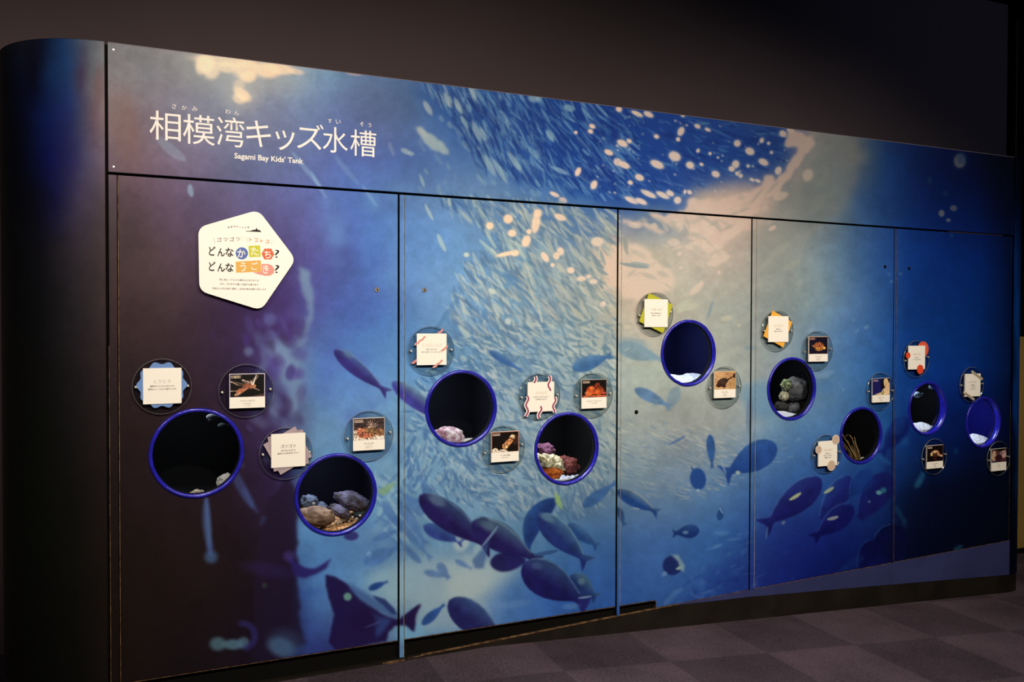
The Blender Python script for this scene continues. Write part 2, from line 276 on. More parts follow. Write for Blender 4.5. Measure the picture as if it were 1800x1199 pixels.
# --- pink cloud ribbon across header into the third panel
poly([(1500,238),(1520,260),(1515,300),(1510,330),(1485,360),(1448,388),(1415,430),(1370,462),(1330,500),(1320,440),(1345,380),(1385,330),(1420,240)], (138,142,136), .45, 7, 16, 30, 70)
for i in range(26):
    x = r_.uniform(1405, 1500); y = r_.uniform(245, 420)
    if x > 1505-(y-245)*.45: continue
    blob(x, y, r_.uniform(8, 22), r_.uniform(4, 9), -35, (152,152,142) if i % 2 else (118,128,128), .28, 1.2)
poly([(1393,232),(1425,236),(1436,256),(1424,272),(1404,292),(1394,312),(1380,322),(1372,338),(1346,352),(1340,366),(1322,384),(1321,402),(1300,412),(1285,425),(1250,440),(1232,434),(1210,420),(1205,400),(1170,395),(1150,382),(1140,372),(1165,378),(1205,368),(1212,352),(1250,350),(1286,348),(1310,338),(1332,328),(1342,312),(1352,304),(1354,318),(1372,310),(1382,290),(1394,268),(1380,262)], PINK, .93, 2, 10, 20, 71)
poly([(1094,384),(1120,388),(1150,400),(1175,405),(1160,410),(1120,396),(1092,392)], PINK, .8, 2, 5, 12, 72)
poly([(1084,430),(1112,426),(1140,440),(1150,460),(1176,472),(1192,500),(1180,515),(1140,520),(1118,523),(1096,516),(1080,505),(1062,470),(1068,445)], (216,188,166), .85, 3, 12, 20, 73)
poly([(1032,410),(1060,420),(1085,430),(1085,520),(1070,520),(1050,505),(1062,480),(1048,462),(1052,440)], (214,186,164), .75, 4, 14, 16, 74)
for (x, y, rx, ry, an) in [(1184,426,11,7,10),(1221,408,9,10,0),(1217,432,13,6,-20),(1246,436,22,7,-5),(1267,452,16,10,-10),(1254,463,12,6,0),(1150,397,5,5,0),(1115,396,12,5,10),(1194,446,4,4,0),(1197,471,3,4,80),(1264,479,3,4,0),(1224,508,16,6,-40),(1232,498,6,3,-60),(1210,540,18,6,-10),(1286,410,20,8,-30),(1300,395,16,8,-20),(1358,401,7,4,-30),(1245,400,14,9,40),(1192,396,12,9,60),(1420,308,9,11,20),(1372,345,14,7,-20),(1240,420,5,12,20),(1200,535,14,5,-30),(1196,546,7,4,-30),(1150,560,10,5,-30),(1103,575,7,4,0),(1170,605,16,5,-60),(1180,590,12,4,-50),(1277,560,10,5,-10),(1299,572,3,3,0),(1100,615,8,4,0)]:
    blob(x, y, rx, ry, an, (214,188,168) if y < 520 else (186,184,160), .75, .6)
for (x, y, rx, ry, an) in [(1186,400,10,5,60),(1245,388,18,3,35),(1262,398,12,4,60),(1215,412,14,4,0),(1280,400,14,3,-25),(1232,380,10,3,20),(1208,390,14,2,70),(1110,480,10,3,-40),(1140,485,14,4,20),(1165,482,10,5,20),(1172,465,10,4,40),(1100,430,5,12,10),(1300,372,20,3,-20),(1330,345,18,3,-50),(1358,330,16,3,-45)]:
    blob(x, y, rx, ry, an, (160,156,142), .45, 1.0)
r_2 = np.random.RandomState(77)
for i_ in range(110):
    x_ = r_2.uniform(1090, 1395); y_ = r_2.uniform(345, 520)
    if y_ > 560-(x_-1090)*.62+r_2.normal(0, 12) and y_ > 380: continue
    if y_ < 385 and x_ < 1210: continue
    a_ = r_2.uniform(-50, 60)
    blob(x_, y_, r_2.uniform(5, 15), r_2.uniform(2, 5), a_, (166, 160, 146) if r_2.rand() < .6 else (222, 194, 174), r_2.uniform(.15, .42), 1.0)
streak(1115,467,54,7,8,(128,140,140),.8); streak(1125,464,36,6,8,(138,152,150),.7); streak(1100,432,34,8,80,(134,140,136),.6)
for (x, y, L, w, an) in [(1320,510,50,6,-45),(1340,470,60,6,-40),(1392,465,40,8,-35),(1370,440,50,8,-35),(1405,500,20,6,-60),(1418,535,14,5,-50),(1395,542,12,6,0),(1425,581,14,5,-30),(1310,560,60,10,-30),(1285,620,50,10,-30),(1240,600,60,14,-35)]:
    streak(x, y, L, w*1.5, an, (172,176,158), .25, 6)
# --- right: blue edge, dim dots
for (x, y, rx, ry, al) in [(1687,283,10,12,.95),(1690,278,8,10,.5),(1634,317,4,6,.35),(1662,340,5,4,.3),(1655,375,5,6,.8),(1676,366,6,5,.65),(1667,387,4,3,.7),(1673,414,3,3,.35),(1657,408,3,2,.25)]:
    blob(x, y, rx*1.3, ry*1.3, 0, (30,70,130), al*.4, 1.2); blob(x, y, rx, ry, 0, (150,158,150) if al > .5 else (50,100,140), al, .5)
for (x, y, L, w, an) in [(1524,575,12,6,-45),(1521,575,8,5,-30),(1506,582,14,4,-50),(1524,603,5,3,-60),(1562,482,8,4,0),(1567,495,10,4,-30),(1583,481,8,4,30),(1500,563,8,4,0),(1440,660,40,10,5),(1455,655,24,8,-5),(1427,684,10,8,0),(1408,663,8,5,-50),(1482,685,6,5,0),(1403,772,14,4,-40),(1425,580,18,5,-30)]:
    streak(x, y, L, w, an, (130,160,180), .4, 3)
# --- school in second panel
SB = [(765,350),(930,352),(1085,372),(1085,420),(1060,470),(1080,540),(1000,560),(930,600),(850,620),(800,600),(790,540),(815,470),(880,430),(830,400)]
def fb(x, y, r):
    ang = np.interp(x, [780, 950, 1080], [58, 52, 48])+r.normal(0, 14)
    L = r.uniform(16, 40); w = r.uniform(3, 6.5)
    t = np.interp(x+.6*(y-350), [800, 1150], [0, 1])
    lc = np.array([128,158,180])*(1-t)+np.array([176,178,162])*t
    dc = np.array([58,100,164])*(1-t)+np.array([118,140,150])*t
    if r.rand() < .5: streak(x, y, L, w, ang, lc+r.normal(0, 7), r.uniform(.25, .65))
    else: streak(x, y, L*1.15, w*1.15, ang, dc*.93+r.normal(0, 5), r.uniform(.3, .65))
poly([(900,345),(1085,366),(1080,385),(1040,440),(985,430),(940,400),(905,370)], (56,98,156), .5, 9, 12, 24, 75)
scatter(SB, 1000, fb, 5)
for q_ in range(90):
    r_0 = np.random.RandomState(900+q_); x_ = r_0.uniform(790, 1070); y_ = r_0.uniform(360, 600)
    if inpoly(x_, y_, SB): streak(x_, y_, r_0.uniform(18, 40), r_0.uniform(5, 9), 52+r_0.normal(0, 12), (184, 184, 170) if x_ > 900 else (148, 172, 184), r_0.uniform(.15, .45), 3.5)
for (x, y, rx, ry, an, pk) in [(893,385,9,9,0,1),(861,397,7,7,0,1),(900,410,8,7,0,1),(925,424,8,12,25,1),(942,392,8,20,8,1),(945,375,8,8,0,1),(985,382,12,6,20,1),(958,452,6,11,-35,1),(985,442,7,8,0,1),(978,450,6,7,0,1),(892,446,22,4,-12,1),(905,445,8,6,0,1),(820,448,5,4,0,0),(1022,490,9,5,0,1),(1005,476,5,5,0,1),(1060,535,6,5,0,1),(930,407,5,5,0,1),(1003,475,7,6,0,1),(1043,495,8,5,0,1),(1050,425,12,9,0,1),(971,466,4,4,0,1),(1035,486,5,4,0,1),(864,660,10,5,30,0),(865,512,8,5,30,0),(893,565,6,6,0,0),(1061,533,4,4,0,1)]:
    blob(x, y, rx+1, ry+1, an, (150,160,168), .4, .9); blob(x, y, rx*.9, ry*.9, an, (222,198,176) if pk else (164,184,186), .85, .5)
for (x, y, L, w, an) in [(754,373,34,6,63),(776,427,36,8,65),(848,375,40,5,55),(862,420,42,6,60),(790,355,18,6,80),(833,356,22,6,70),(858,435,44,6,40),(848,475,34,6,68),(880,500,26,6,60),(893,425,46,7,60),(915,440,40,6,62),(820,590,50,8,50),(845,615,30,7,45),(870,720,26,8,20),(835,785,30,8,-10),(885,610,40,6,50),(870,650,30,8,35),(905,640,40,5,40)]:
    streak(x, y, L, w, an, (150,176,184), .65, 2.2)
for (x, y, L, w, an) in [(800,580,60,6,50),(860,570,60,6,62),(880,480,90,9,24),(905,500,60,8,50),(850,595,44,7,-8),(790,545,60,8,-55),(775,565,50,8,-60),(935,540,50,6,55),(960,580,50,7,55),(930,640,44,7,50),(850,555,30,8,-70),(905,600,30,8,20)]:
    streak(x, y, L, w, an, (70,112,162), .5, 2.5)
blob(1050,590,36,30,0,(140,156,156),.3,1.1)
# --- mid school: fine curling fish
SC = [(745,600),(860,590),(960,560),(1085,560),(1085,870),(1040,900),(1000,915),(940,915),(880,905),(830,890),(780,870),(740,862),(716,850),(716,700),(745,660)]
def fc(x, y, r):
    dx, dy = x-760, y-1000
    ang = math.degrees(math.atan2(dy, dx))+90+r.normal(0, 16)
    if x < 850 and y > 760: ang = 110-60*(x-715)/140+r.normal(0, 25)
    if y < 760: ang = 38+r.normal(0, 22)
    L = r.uniform(12, 30); w = r.uniform(3, 6)
    k = np.interp(x, [720, 1085], [0, 1])
    lc = np.array([140,172,186])*(1-k)+np.array([168,178,166])*k
    dc = np.array([70,114,164])*(1-k)+np.array([104,136,152])*k
    if r.rand() < .5: streak(x, y, L, w, ang, lc+r.normal(0, 6), r.uniform(.3, .75), 1.5)
    else: streak(x, y, L*1.1, w*1.1, ang, dc*.92, r.uniform(.35, .75), 1.6)
scatter(SC, 1900, fc, 6)
def fd(x, y, r):
    ang = np.interp(y, [740, 900], [22, 14])+r.normal(0, 10)
    L = r.uniform(9, 24); w = r.uniform(1.8, 3.4)
    if r.rand() < .66: streak(x, y, L, w, ang, np.array([178,184,166])+r.normal(0, 5), r.uniform(.18, .5))
    else: streak(x, y, L, w*1.3, ang, (98,130,152), r.uniform(.15, .35))
scatter([(1088,735),(1160,742),(1240,752),(1310,768),(1318,830),(1300,850),(1230,880),(1160,880),(1120,870),(1088,860)], 330, fd, 8)
scatter([(1330,770),(1420,775),(1400,800),(1335,830)], 16, lambda x, y, r: streak(x, y, r.uniform(8,18), 3, -15+r.normal(0,12), (130,162,180), .3), 9)
scatter([(700,830),(760,850),(740,930),(700,960),(640,900),(660,830)], 60, lambda x, y, r: streak(x, y, r.uniform(16,40), r.uniform(4,8), r.choice([50,-60,40])+r.normal(0,10), (150,182,190) if r.rand() < .5 else (70,110,158), .4), 10)
# --- bottom pale glow patches and shadowed fish among them
poly([(640,1015),(700,990),(760,985),(800,1000),(870,985),(925,985),(900,1010),(880,1030),(860,1060),(850,1100),(800,1110),(760,1105),(728,1100),(740,1060),(680,1055),(650,1040)], (150,182,186), .7, 9, 12, 30, 80)
poly([(768,990),(830,975),(890,990),(915,988),(880,1015),(840,1050),(800,1060)], (172,198,188), .6, 7, 8, 24, 81)
blob(820,1030,44,22,-25,(178,200,188),.5,1.3); blob(722,1112,24,20,0,(120,176,200),.8,.8)
blob(640,965,60,30,0,(84,124,172),.4,1.3); blob(650,975,5,5,0,(160,200,220),.8,1)
blob(812,950,14,20,20,(168,194,190),.9,.6); blob(842,968,10,12,0,(150,186,188),.8,.7)
for a in [(700,880,750,960,20),(672,880,705,935,16),(640,990,704,960,26),(745,905,700,860,20),(690,905,760,985,14),(745,1005,790,1015,12),(770,990,790,1018,16),(800,985,830,1000,10),(655,950,705,930,12),(760,880,738,840,18),(740,990,700,950,12)]:
    fish(*a[:5], (72,110,160), alpha=.7, soft=1.6)
blob(617,942,13,8,0,(44,38,96),.85,.6)
fish(648,1036,682,1022,12,(38,70,130), tail=.3, soft=1.4); fish(742,1098,782,1062,16,(46,84,142), tail=.2, soft=1.2)
streak(720,1078,40,6,-40,(44,70,130),.8)
# --- fishes
fish(588,616,684,693,27,(50,44,106),(70,92,140), soft=.9, rim=(110,140,170), tail=.9)
blob(612,622,9,6,40,(92,120,140),.6,1.1)
fish(690,672,790,748,30,(58,58,132),(96,134,150), soft=1.1)
fish(1006,648,1077,624,26,(62,102,146),(84,122,156), soft=.8, tail=.6)
fish(1084,608,1170,634,30,(100,134,152), alpha=.75, soft=1.3, tail=.5); blob(1110,603,28,9,5,(118,144,154),.6,.9); blob(1102,614,6,2,-30,(150,165,165),.6,.9)
fish(1116,684,1180,716,20,(86,118,150), soft=1.0, tail=.8); poly([(1146,700),(1162,703),(1150,714)], (96,126,150), .8, 1.2)
fish(1192,680,1170,730,22,(104,134,152), alpha=.6, soft=1.4, cut=.85)
fish(860,617,918,652,15,(56,96,150),(84,126,164), soft=1.0, tail=.3)
fish(1040,700,960,690,20,(110,140,160), alpha=.5, soft=2.5)
streak(1248,545,36,5,-72,(120,140,150),.6)
blob(1342,702,34,32,0,(84,130,164),.55,.8); blob(1450,680,16,12,0,(70,116,160),.5,.9); blob(1318,725,6,36,3,(92,118,140),.7,.7); blob(1320,690,24,16,0,(104,142,160),.5,1); blob(1318,612,10,4,0,(90,124,160),.3,1)
fish(745,925,815,955,26,(46,64,124),(60,96,140), soft=1.2, tail=.8); blob(806,948,5,4,30,(150,180,190),.8,.9)
fish(738,872,868,968,47,(34,26,78),(52,72,108), soft=1.0, rim=(104,140,160), tail=.7, fin=.1); blob(768,880,16,8,28,(84,106,130),.8,1.0)
fish(976,876,930,985,36,(34,58,112),(44,84,134), bend=-.16, soft=1.2, cut=.9, tail=.6)
poly([(975,865),(984,872),(990,897),(984,893),(976,882)], (150,184,110), .95, 1.2, 1)
fish(998,922,1052,962,24,(46,80,130),(84,120,146), soft=.9)
fish(948,906,1036,992,44,(38,52,106),(78,116,138), soft=.9, rim=(140,168,164)); blob(962,910,14,6,28,(104,140,150),.7,1.0)
fish(830,918,950,988,48,(36,30,84),(70,100,120), soft=1.0, rim=(120,150,156), fin=.15, tail=.5); blob(850,916,9,7,15,(30,40,70),.85,.9); blob(858,924,16,8,30,(92,124,136),.6,1.2)
fish(862,990,935,985,34,(32,28,84), soft=1.6, alpha=.95, cut=.85)
streak(860,945,54,5,-52,(120,156,176),.7); streak(960,972,46,7,-10,(56,90,130),.9)
poly([(830,985),(860,950),(850,1000),(835,1000)], (60,92,140), .7, 2)
fish(1003,1012,1050,1052,34,(40,62,112),(96,130,140), soft=.9, tail=.8); blob(1022,1022,6,6,30,(130,155,150),.6,1)
fish(919,994,1034,1062,64,(32,28,84),(62,88,124), soft=.9, rim=(124,158,172), tail=.55); blob(944,995,10,6,10,(80,100,140),.6,1.1)
poly([(1014,1052),(1040,1048),(1036,1060),(1026,1078),(1016,1066)], (44,44,108), .95, 1.2); streak(1028,1050,26,4,-8,(150,175,190),.8)
fish(790,1056,894,1136,54,(36,38,92),(60,88,130), soft=1.0, rim=(104,140,160))
blob(905,1062,30,6,-8,(120,160,196),.3,1.2); blob(1004,1066,14,5,-4,(120,160,196),.5,1.1)
# huge dark fish lower left of panel two
poly([(572,1012),(590,1014),(612,1028),(634,1052),(672,1078),(700,1088),(735,1064),(742,1062),(732,1082),(728,1112),(712,1100),(694,1102),(684,1112),(680,1128),(590,1145),(578,1128),(582,1100),(588,1080),(576,1050)], (36,24,66), 1.0, 1.8, 2)
poly([(612,1024),(640,1040),(672,1060),(704,1080),(700,1090),(668,1076),(636,1056),(616,1036)], (66,92,136), .85, 3, 2); poly([(655,1046),(678,1054),(692,1068),(698,1080),(690,1080),(676,1066),(660,1054)], (40,52,100), .9, 1.4)
poly([(650,1075),(690,1090),(676,1110),(662,1122),(660,1095)], (60,90,150), .6, 3, 3)
blob(611,1049,7,7,0,(110,150,130),.95,.8); streak(655,1098,34,4,-22,(80,92,150),.8); blob(640,1090,24,20,0,(34,18,54),.6,1.2)
blob(470,1002,40,12,10,(48,32,80),.5,1.2); blob(465,1029,5,5,0,(54,56,58),.7,1)
poly([(664,862),(680,852),(697,846),(690,856),(684,866),(672,872)], (124,160,120), .85, 1.5, 1)
fish(1025,891,1083,848,20,(66,104,144), soft=.9, tail=.4)
fish(1085,862,1159,903,25,(36,72,126),(110,136,146), soft=.8, rim=(178,182,158)); streak(1118,894,14,3,8,(160,185,180),.8)
fish(1086,892,1098,924,12,(50,84,124), soft=1)
fish(1248,764,1252,824,15,(48,86,136), soft=.8, tail=.35)
blob(1227,842,14,19,-8,(40,76,136),1,.22); poly([(1214,818),(1216,826),(1222,828)], (40,76,136), 1, .8); blob(1227,862,3,2.5,0,(160,190,190),.9,.8)
streak(1191,774,34,5,-28,(80,110,146),.85)
fish(1364,782,1270,836,50,(34,70,132),(46,84,138), soft=.8, tail=1.05); blob(1297,831,4,3.5,0,(160,185,170),.95,.7); streak(1272,822,26,4,68,(150,172,176),.6)
fish(1442,842,1340,928,50,(26,32,98),(38,56,122), soft=.9, rim=(88,140,180), tail=.9)
fish(1494,838,1434,925,40,(24,34,104),(34,62,130), soft=1.1, rim=(70,124,172), cut=.86)
fish(1499,890,1428,948,40,(18,24,92),(26,40,108), soft=1.2, rim=(60,108,166), tail=.6)
streak(1398,873,26,6,-32,(176,200,140),.95); streak(1457,862,22,6,-32,(160,186,140),.9); streak(1464,911,22,6,-15,(160,190,160),.9); blob(1377,919,4,2.5,-40,(120,160,150),.9,.8); streak(1348,936,24,4,98,(90,140,160),.7)
fish(1562,832,1502,925,52,(20,20,86),(20,30,100), soft=1.8, alpha=.85, rim=(36,84,150), cut=.86)
fish(1530,826,1490,880,36,(18,48,116), soft=2, alpha=.6, rim=(40,92,150), cut=.86)
fish(1594,735,1548,800,34,(14,28,92),(20,44,110), soft=1.6, alpha=.95, tail=.5, rim=None); poly([(1562,775),(1575,770),(1570,830),(1555,835)], (16,30,90), .6, 3)
blob(1545,866,5,4,0,(90,150,160),.9,.8); blob(1553,862,5,5,0,(40,100,130),.9,.9); blob(1528,882,2,2,0,(90,130,140),.8,1)
fish(1582,925,1530,1010,60,(8,12,60), soft=2, alpha=.9, rim=(40,98,160), cut=.8); fish(1540,950,1505,1010,36,(10,14,70), soft=2, alpha=.9, rim=(30,90,150), cut=.8)
fish(1560,985,1500,1030,40,(14,20,80), soft=3, alpha=.6)
for (x, y, L, w, an, al) in [(1617,844,38,11,-62,.6),(1614,850,24,10,-60,.4),(1583,905,40,8,60,.5),(1590,920,22,8,80,.4),(1685,963,22,8,-30,.8),(1678,967,14,6,-40,.5),(1680,793,16,10,-40,.3),(1560,812,22,7,30,.5),(1550,805,14,6,30,.5),(1612,808,6,5,0,.6),(1500,990,50,16,-30,.25),(1475,1005,40,10,-35,.2),(1580,750,40,18,-60,.25),(1590,775,20,14,-40,.35),(1600,700,24,40,0,.2)]:
    streak(x, y, L, w, an, (36,100,156), al*.8, 6)
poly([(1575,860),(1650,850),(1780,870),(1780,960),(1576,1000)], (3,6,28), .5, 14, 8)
# small tropical fish and reef at the foot of panel three
fish(1229,932,1182,938,24,(30,56,110),(52,84,130), soft=.7, tail=.7); blob(1205,936,5,3,0,(120,150,170),.8,.9)
blob(1182,994,17,17,0,(34,48,100),1,.25); poly([(1180,976),(1192,976),(1204,996),(1202,1006),(1194,1000),(1192,988)], (150,180,176), .9, 1.4, 1); blob(1168,1009,5,4,-40,(120,160,190),.8,.8); blob(1193,999,5,2.5,-20,(176,200,160),.9,.8)
blob(1266,905,6,10,10,(40,76,124),.95,.4); streak(1268,898,14,3,60,(140,172,190),.8)
poly([(1230,1040),(1250,1000),(1290,985),(1330,1000),(1345,1030),(1320,1045),(1250,1060),(1170,1075)], (36,66,136), .5, 6, 12, 20, 90)
for i in range(70):
    x = r_.uniform(1170, 1340); y = r_.uniform(935, 1065)
    if y < 1065-(x-1160)*.9: continue
    streak(x, y, r_.uniform(10, 34), r_.uniform(2, 6), -38+r_.normal(0, 20), (100,146,184) if r_.rand() < .5 else (34,62,134), r_.uniform(.1, .3), 3)
for i in range(110):
    x = r_.uniform(1170, 1400); y = r_.uniform(960, 1075)
    if y < 1085-(x-1150)*.75: continue
    blob(x, y, r_.uniform(3, 11), r_.uniform(2, 6), r_.uniform(-60, 20), (96,142,180) if r_.rand() < .45 else (30,54,124), r_.uniform(.1, .35)*(1 if x < 1340 else .4), 1.1)
for (x, y, L, w, an) in [(1255,962,34,6,-20),(1262,960,22,5,-15),(1290,948,30,5,-8),(1268,937,30,9,0),(1180,1050,40,10,-48),(1195,1038,20,6,-40),(1282,974,5,8,0),(1217,1018,5,10,0)]:
    streak(x, y, L, w, an, (104,152,190), .4, 4)
# colour balance matched at measured swatches; paints the upper-left lamp glow into the print
SW = [(239,156,137,125,123),(306,144,138,128,128),(486,184,128,132,148),(306,284,128,117,126),(426,349,98,91,124),(566,404,93,104,156),(646,564,73,102,160),(446,564,66,46,90),(231,784,37,24,23),(741,444,98,136,180),(766,294,76,104,147),(1551,294,28,52,86),
      (1299,706,145,152,147),(1136,964,60,94,142),(1475,743,72,110,150),(1680,720,5,27,82),(699,196,80,97,130),(1449,306,100,102,96),(1649,306,2,14,50),(1709,566,5,38,92),(1249,940,56,96,146),(1399,986,20,32,100),(819,1026,165,176,170),(779,486,112,146,180),
      (1189,461,184,170,148),(1429,486,125,137,136),(569,686,87,118,170),(559,1076,68,100,154),(269,506,73,54,54),(299,1006,34,23,20),(1669,906,5,10,28),(900,700,143,161,166),(1130,650,166,169,151),(1500,606,67,105,149),(1400,800,68,104,146),
      (1605,500,12,45,102),(1060,1000,52,90,144),(625,450,74,94,156),(620,700,100,135,182),(172,130,112,98,96),(120,720,21,18,16),(170,720,37,27,27),(60,200,10,18,50)]
IB = blur(IMG, 5.0); GX, GY = np.meshgrid(np.arange(0, PW+24, 12), np.arange(0, PH+24, 12)); num = np.zeros(GX.shape+(3,)); den = np.zeros(GX.shape)
for (sx_, sy_, r_c, g_c, b_c) in SW:
    rt_ = np.clip((np.array([r_c, g_c, b_c])+2.0)/(IB[sy_, sx_]+2.0), .35, 1.7); w_ = 1/((GX-sx_)**2+(GY-sy_)**2+45.0**2)**1.6
    num += w_[..., None]*np.log(rt_); den += w_
FIELD = np.exp(num/den[..., None]).astype(np.float32)
IMG = np.clip(IMG*bil(FIELD, XX/12, YY/12), 0, 255)
# fine grain of the print
IMG = np.clip(IMG*(1+.014*rng.randn(PH, PW, 1).astype(np.float32))+rng.randn(PH, PW, 1)*.8, 0, 255).astype(np.float32)
# ---------------------------------------------------------------- helpers
def lin(c):
    c = np.asarray(c, float)/255.0
    return np.where(c <= 0.04045, c/12.92, ((c+0.055)/1.055)**2.4)
def col4(c): return tuple(float(v) for v in lin(c))+(1.0,)
def mat(name, color, rough=0.5, spec=0.4, metal=0.0, var=0.0, vscale=20, bump=0.0, bscale=60, col2=None):
    m = bpy.data.materials.new(name); m.use_nodes = True; nt = m.node_tree; b = nt.nodes['Principled BSDF']
    b.inputs['Base Color'].default_value = col4(color); b.inputs['Roughness'].default_value = rough
    b.inputs['Specular IOR Level'].default_value = spec; b.inputs['Metallic'].default_value = metal
    tc = nt.nodes.new('ShaderNodeTexCoord')
    if var or col2 is not None:
        n = nt.nodes.new('ShaderNodeTexNoise'); n.inputs['Scale'].default_value = vscale; n.inputs['Detail'].default_value = 6
        nt.links.new(tc.outputs['Object'], n.inputs['Vector'])
        r = nt.nodes.new('ShaderNodeValToRGB'); nt.links.new(n.outputs['Fac'], r.inputs['Fac'])
        a = col4(color); c2 = col4(col2) if col2 is not None else tuple(min(1, v*(1+var)) for v in a[:3])+(1,)
        r.color_ramp.elements[0].color = tuple(v*(1-var) for v in a[:3])+(1,); r.color_ramp.elements[1].color = c2
        r.color_ramp.elements[0].position = 0.38; r.color_ramp.elements[1].position = 0.62
        nt.links.new(r.outputs['Color'], b.inputs['Base Color'])
    if bump:
        n2 = nt.nodes.new('ShaderNodeTexNoise'); n2.inputs['Scale'].default_value = bscale; n2.inputs['Detail'].default_value = 4
        nt.links.new(tc.outputs['Object'], n2.inputs['Vector'])
        bp = nt.nodes.new('ShaderNodeBump'); bp.inputs['Strength'].default_value = bump; bp.inputs['Distance'].default_value = 0.01
        nt.links.new(n2.outputs['Fac'], bp.inputs['Height']); nt.links.new(bp.outputs['Normal'], b.inputs['Normal'])
    return m
def print_mat(name, rough=0.5, spec=0.07):
    m = bpy.data.materials.new(name); m.use_nodes = True; nt = m.node_tree; b = nt.nodes['Principled BSDF']
    a = nt.nodes.new('ShaderNodeAttribute'); a.attribute_name = 'print'
    nt.links.new(a.outputs['Color'], b.inputs['Base Color'])
    b.inputs['Roughness'].default_value = rough; b.inputs['Specular IOR Level'].default_value = spec
    return m
def clear_mat(name, tint=(0.93, 0.95, 0.95), gloss=0.04, rough=0.03):
    m = bpy.data.materials.new(name); m.use_nodes = True; nt = m.node_tree; nt.nodes.clear()
    o = nt.nodes.new('ShaderNodeOutputMaterial'); t = nt.nodes.new('ShaderNodeBsdfTransparent'); g = nt.nodes.new('ShaderNodeBsdfGlossy')
    t.inputs['Color'].default_value = (*tint, 1); g.inputs['Roughness'].default_value = rough
    f = nt.nodes.new('ShaderNodeFresnel'); f.inputs['IOR'].default_value = 1.45; mx = nt.nodes.new('ShaderNodeMixShader')
    ge = nt.nodes.new('ShaderNodeNewGeometry'); sb = nt.nodes.new('ShaderNodeMath'); sb.operation = 'SUBTRACT'; sb.inputs[0].default_value = 1.0; nt.links.new(ge.outputs['Backfacing'], sb.inputs[1])
    ml = nt.nodes.new('ShaderNodeMath'); ml.operation = 'MULTIPLY'; nt.links.new(f.outputs[0], ml.inputs[0]); nt.links.new(sb.outputs[0], ml.inputs[1])
    nt.links.new(ml.outputs[0], mx.inputs[0]); nt.links.new(t.outputs[0], mx.inputs[1]); nt.links.new(g.outputs[0], mx.inputs[2])
    nt.links.new(mx.outputs[0], o.inputs[0]); return m
def tagit(o, label, cat, group=None, kind=None):
    if label: o['label'] = label
    if cat: o['category'] = cat
    if group: o['group'] = group
    if kind: o['kind'] = kind
    return o
def thing(name, loc, label, cat, group=None):
    o = bpy.data.objects.new(name, None); COL.objects.link(o); o.location = loc; o.empty_display_size = 0.05
    return tagit(o, label, cat, group)
def link(name, me, mats, parent=None, smooth=False):
    """mesh given in world coordinates; parents are unrotated empties"""
    if not isinstance(mats, (list, tuple)): mats = [mats]
    for m in mats: me.materials.append(m)
    if smooth:
        me.polygons.foreach_set('use_smooth', [True]*len(me.polygons))
    o = bpy.data.objects.new(name, me); COL.objects.link(o)
    if parent is not None:
        o.parent = parent; L = parent_loc(parent); o.location = (0, 0, 0)
        n = len(me.vertices); a = np.empty(n*3, np.float32); me.vertices.foreach_get('co', a)
        a = a.reshape(-1, 3)-np.array(L, np.float32); me.vertices.foreach_set('co', a.ravel()); me.update()
    return o
def parent_loc(p):
    L = Vector((0, 0, 0))
    while p is not None: L = L+Vector(p.location); p = p.parent
    return L
def centre(o):
    """move a top-level mesh's origin to the middle of its foot"""
    me = o.data; n = len(me.vertices); a = np.empty(n*3, np.float32); me.vertices.foreach_get('co', a); a = a.reshape(-1, 3)
    c = np.array([(a[:, 0].min()+a[:, 0].max())/2, (a[:, 1].min()+a[:, 1].max())/2, a[:, 2].min()], np.float32)
    me.vertices.foreach_set('co', (a-c).ravel()); me.update(); o.location = Vector(o.location)+Vector([float(v) for v in c]); return o
def pyd(name, v, f):
    me = bpy.data.meshes.new(name); me.from_pydata([tuple(map(float, a)) for a in v], [], f); me.update(); return me
def box(x0, x1, y0, y1, z0, z1):
    v = [(x, y, z) for x in (x0, x1) for y in (y0, y1) for z in (z0, z1)]
    f = [(0, 1, 3, 2), (4, 6, 7, 5), (0, 4, 5, 1), (2, 3, 7, 6), (0, 2, 6, 4), (1, 5, 7, 3)]
    return v, f
def boxobj(name, b, m, parent=None): return link(name, pyd(name, *box(*b)), m, parent)
def prism(pts, y0, y1):
    """outline in the wall plane [(x,z)] extruded from y0 (front) to y1"""
    n = len(pts); v = [(x, y0, z) for x, z in pts]+[(x, y1, z) for x, z in pts]
    f = [tuple(range(n)), tuple(range(2*n-1, n-1, -1))]+[(i, i+n, (i+1) % n+n, (i+1) % n) for i in range(n)]
    me = pyd('prism', v, f); bm = bmesh.new(); bm.from_mesh(me); bmesh.ops.recalc_face_normals(bm, faces=bm.faces); bm.to_mesh(me); bm.free()
    return me
def join_meshes(ms):
    bm = bmesh.new()
    for m in ms: bm.from_mesh(m)
    me = bpy.data.meshes.new('j'); bm.to_mesh(me); bm.free(); return me
def circle_pts(x, z, rx, rz=None, n=40, a0=0):
    rz = rz or rx
    return [(x+rx*math.cos(a0+2*math.pi*i/n), z+rz*math.sin(a0+2*math.pi*i/n)) for i in range(n)]
def lathe(cx, cz, prof, n=96):
    """prof: closed list of (radius, y) revolved about the wall normal"""
    m = len(prof); v = []; f = []
    for i in range(n):
        a = 2*math.pi*i/n
        for r, y in prof: v.append((cx+r*math.cos(a), y, cz+r*math.sin(a)))
    for i in range(n):
        for j in range(m):
            f.append((i*m+j, i*m+(j+1) % m, ((i+1) % n)*m+(j+1) % m, ((i+1) % n)*m+j))
    me = pyd('lathe', v, f); bm = bmesh.new(); bm.from_mesh(me); bmesh.ops.recalc_face_normals(bm, faces=bm.faces); bm.to_mesh(me); bm.free()
    return me
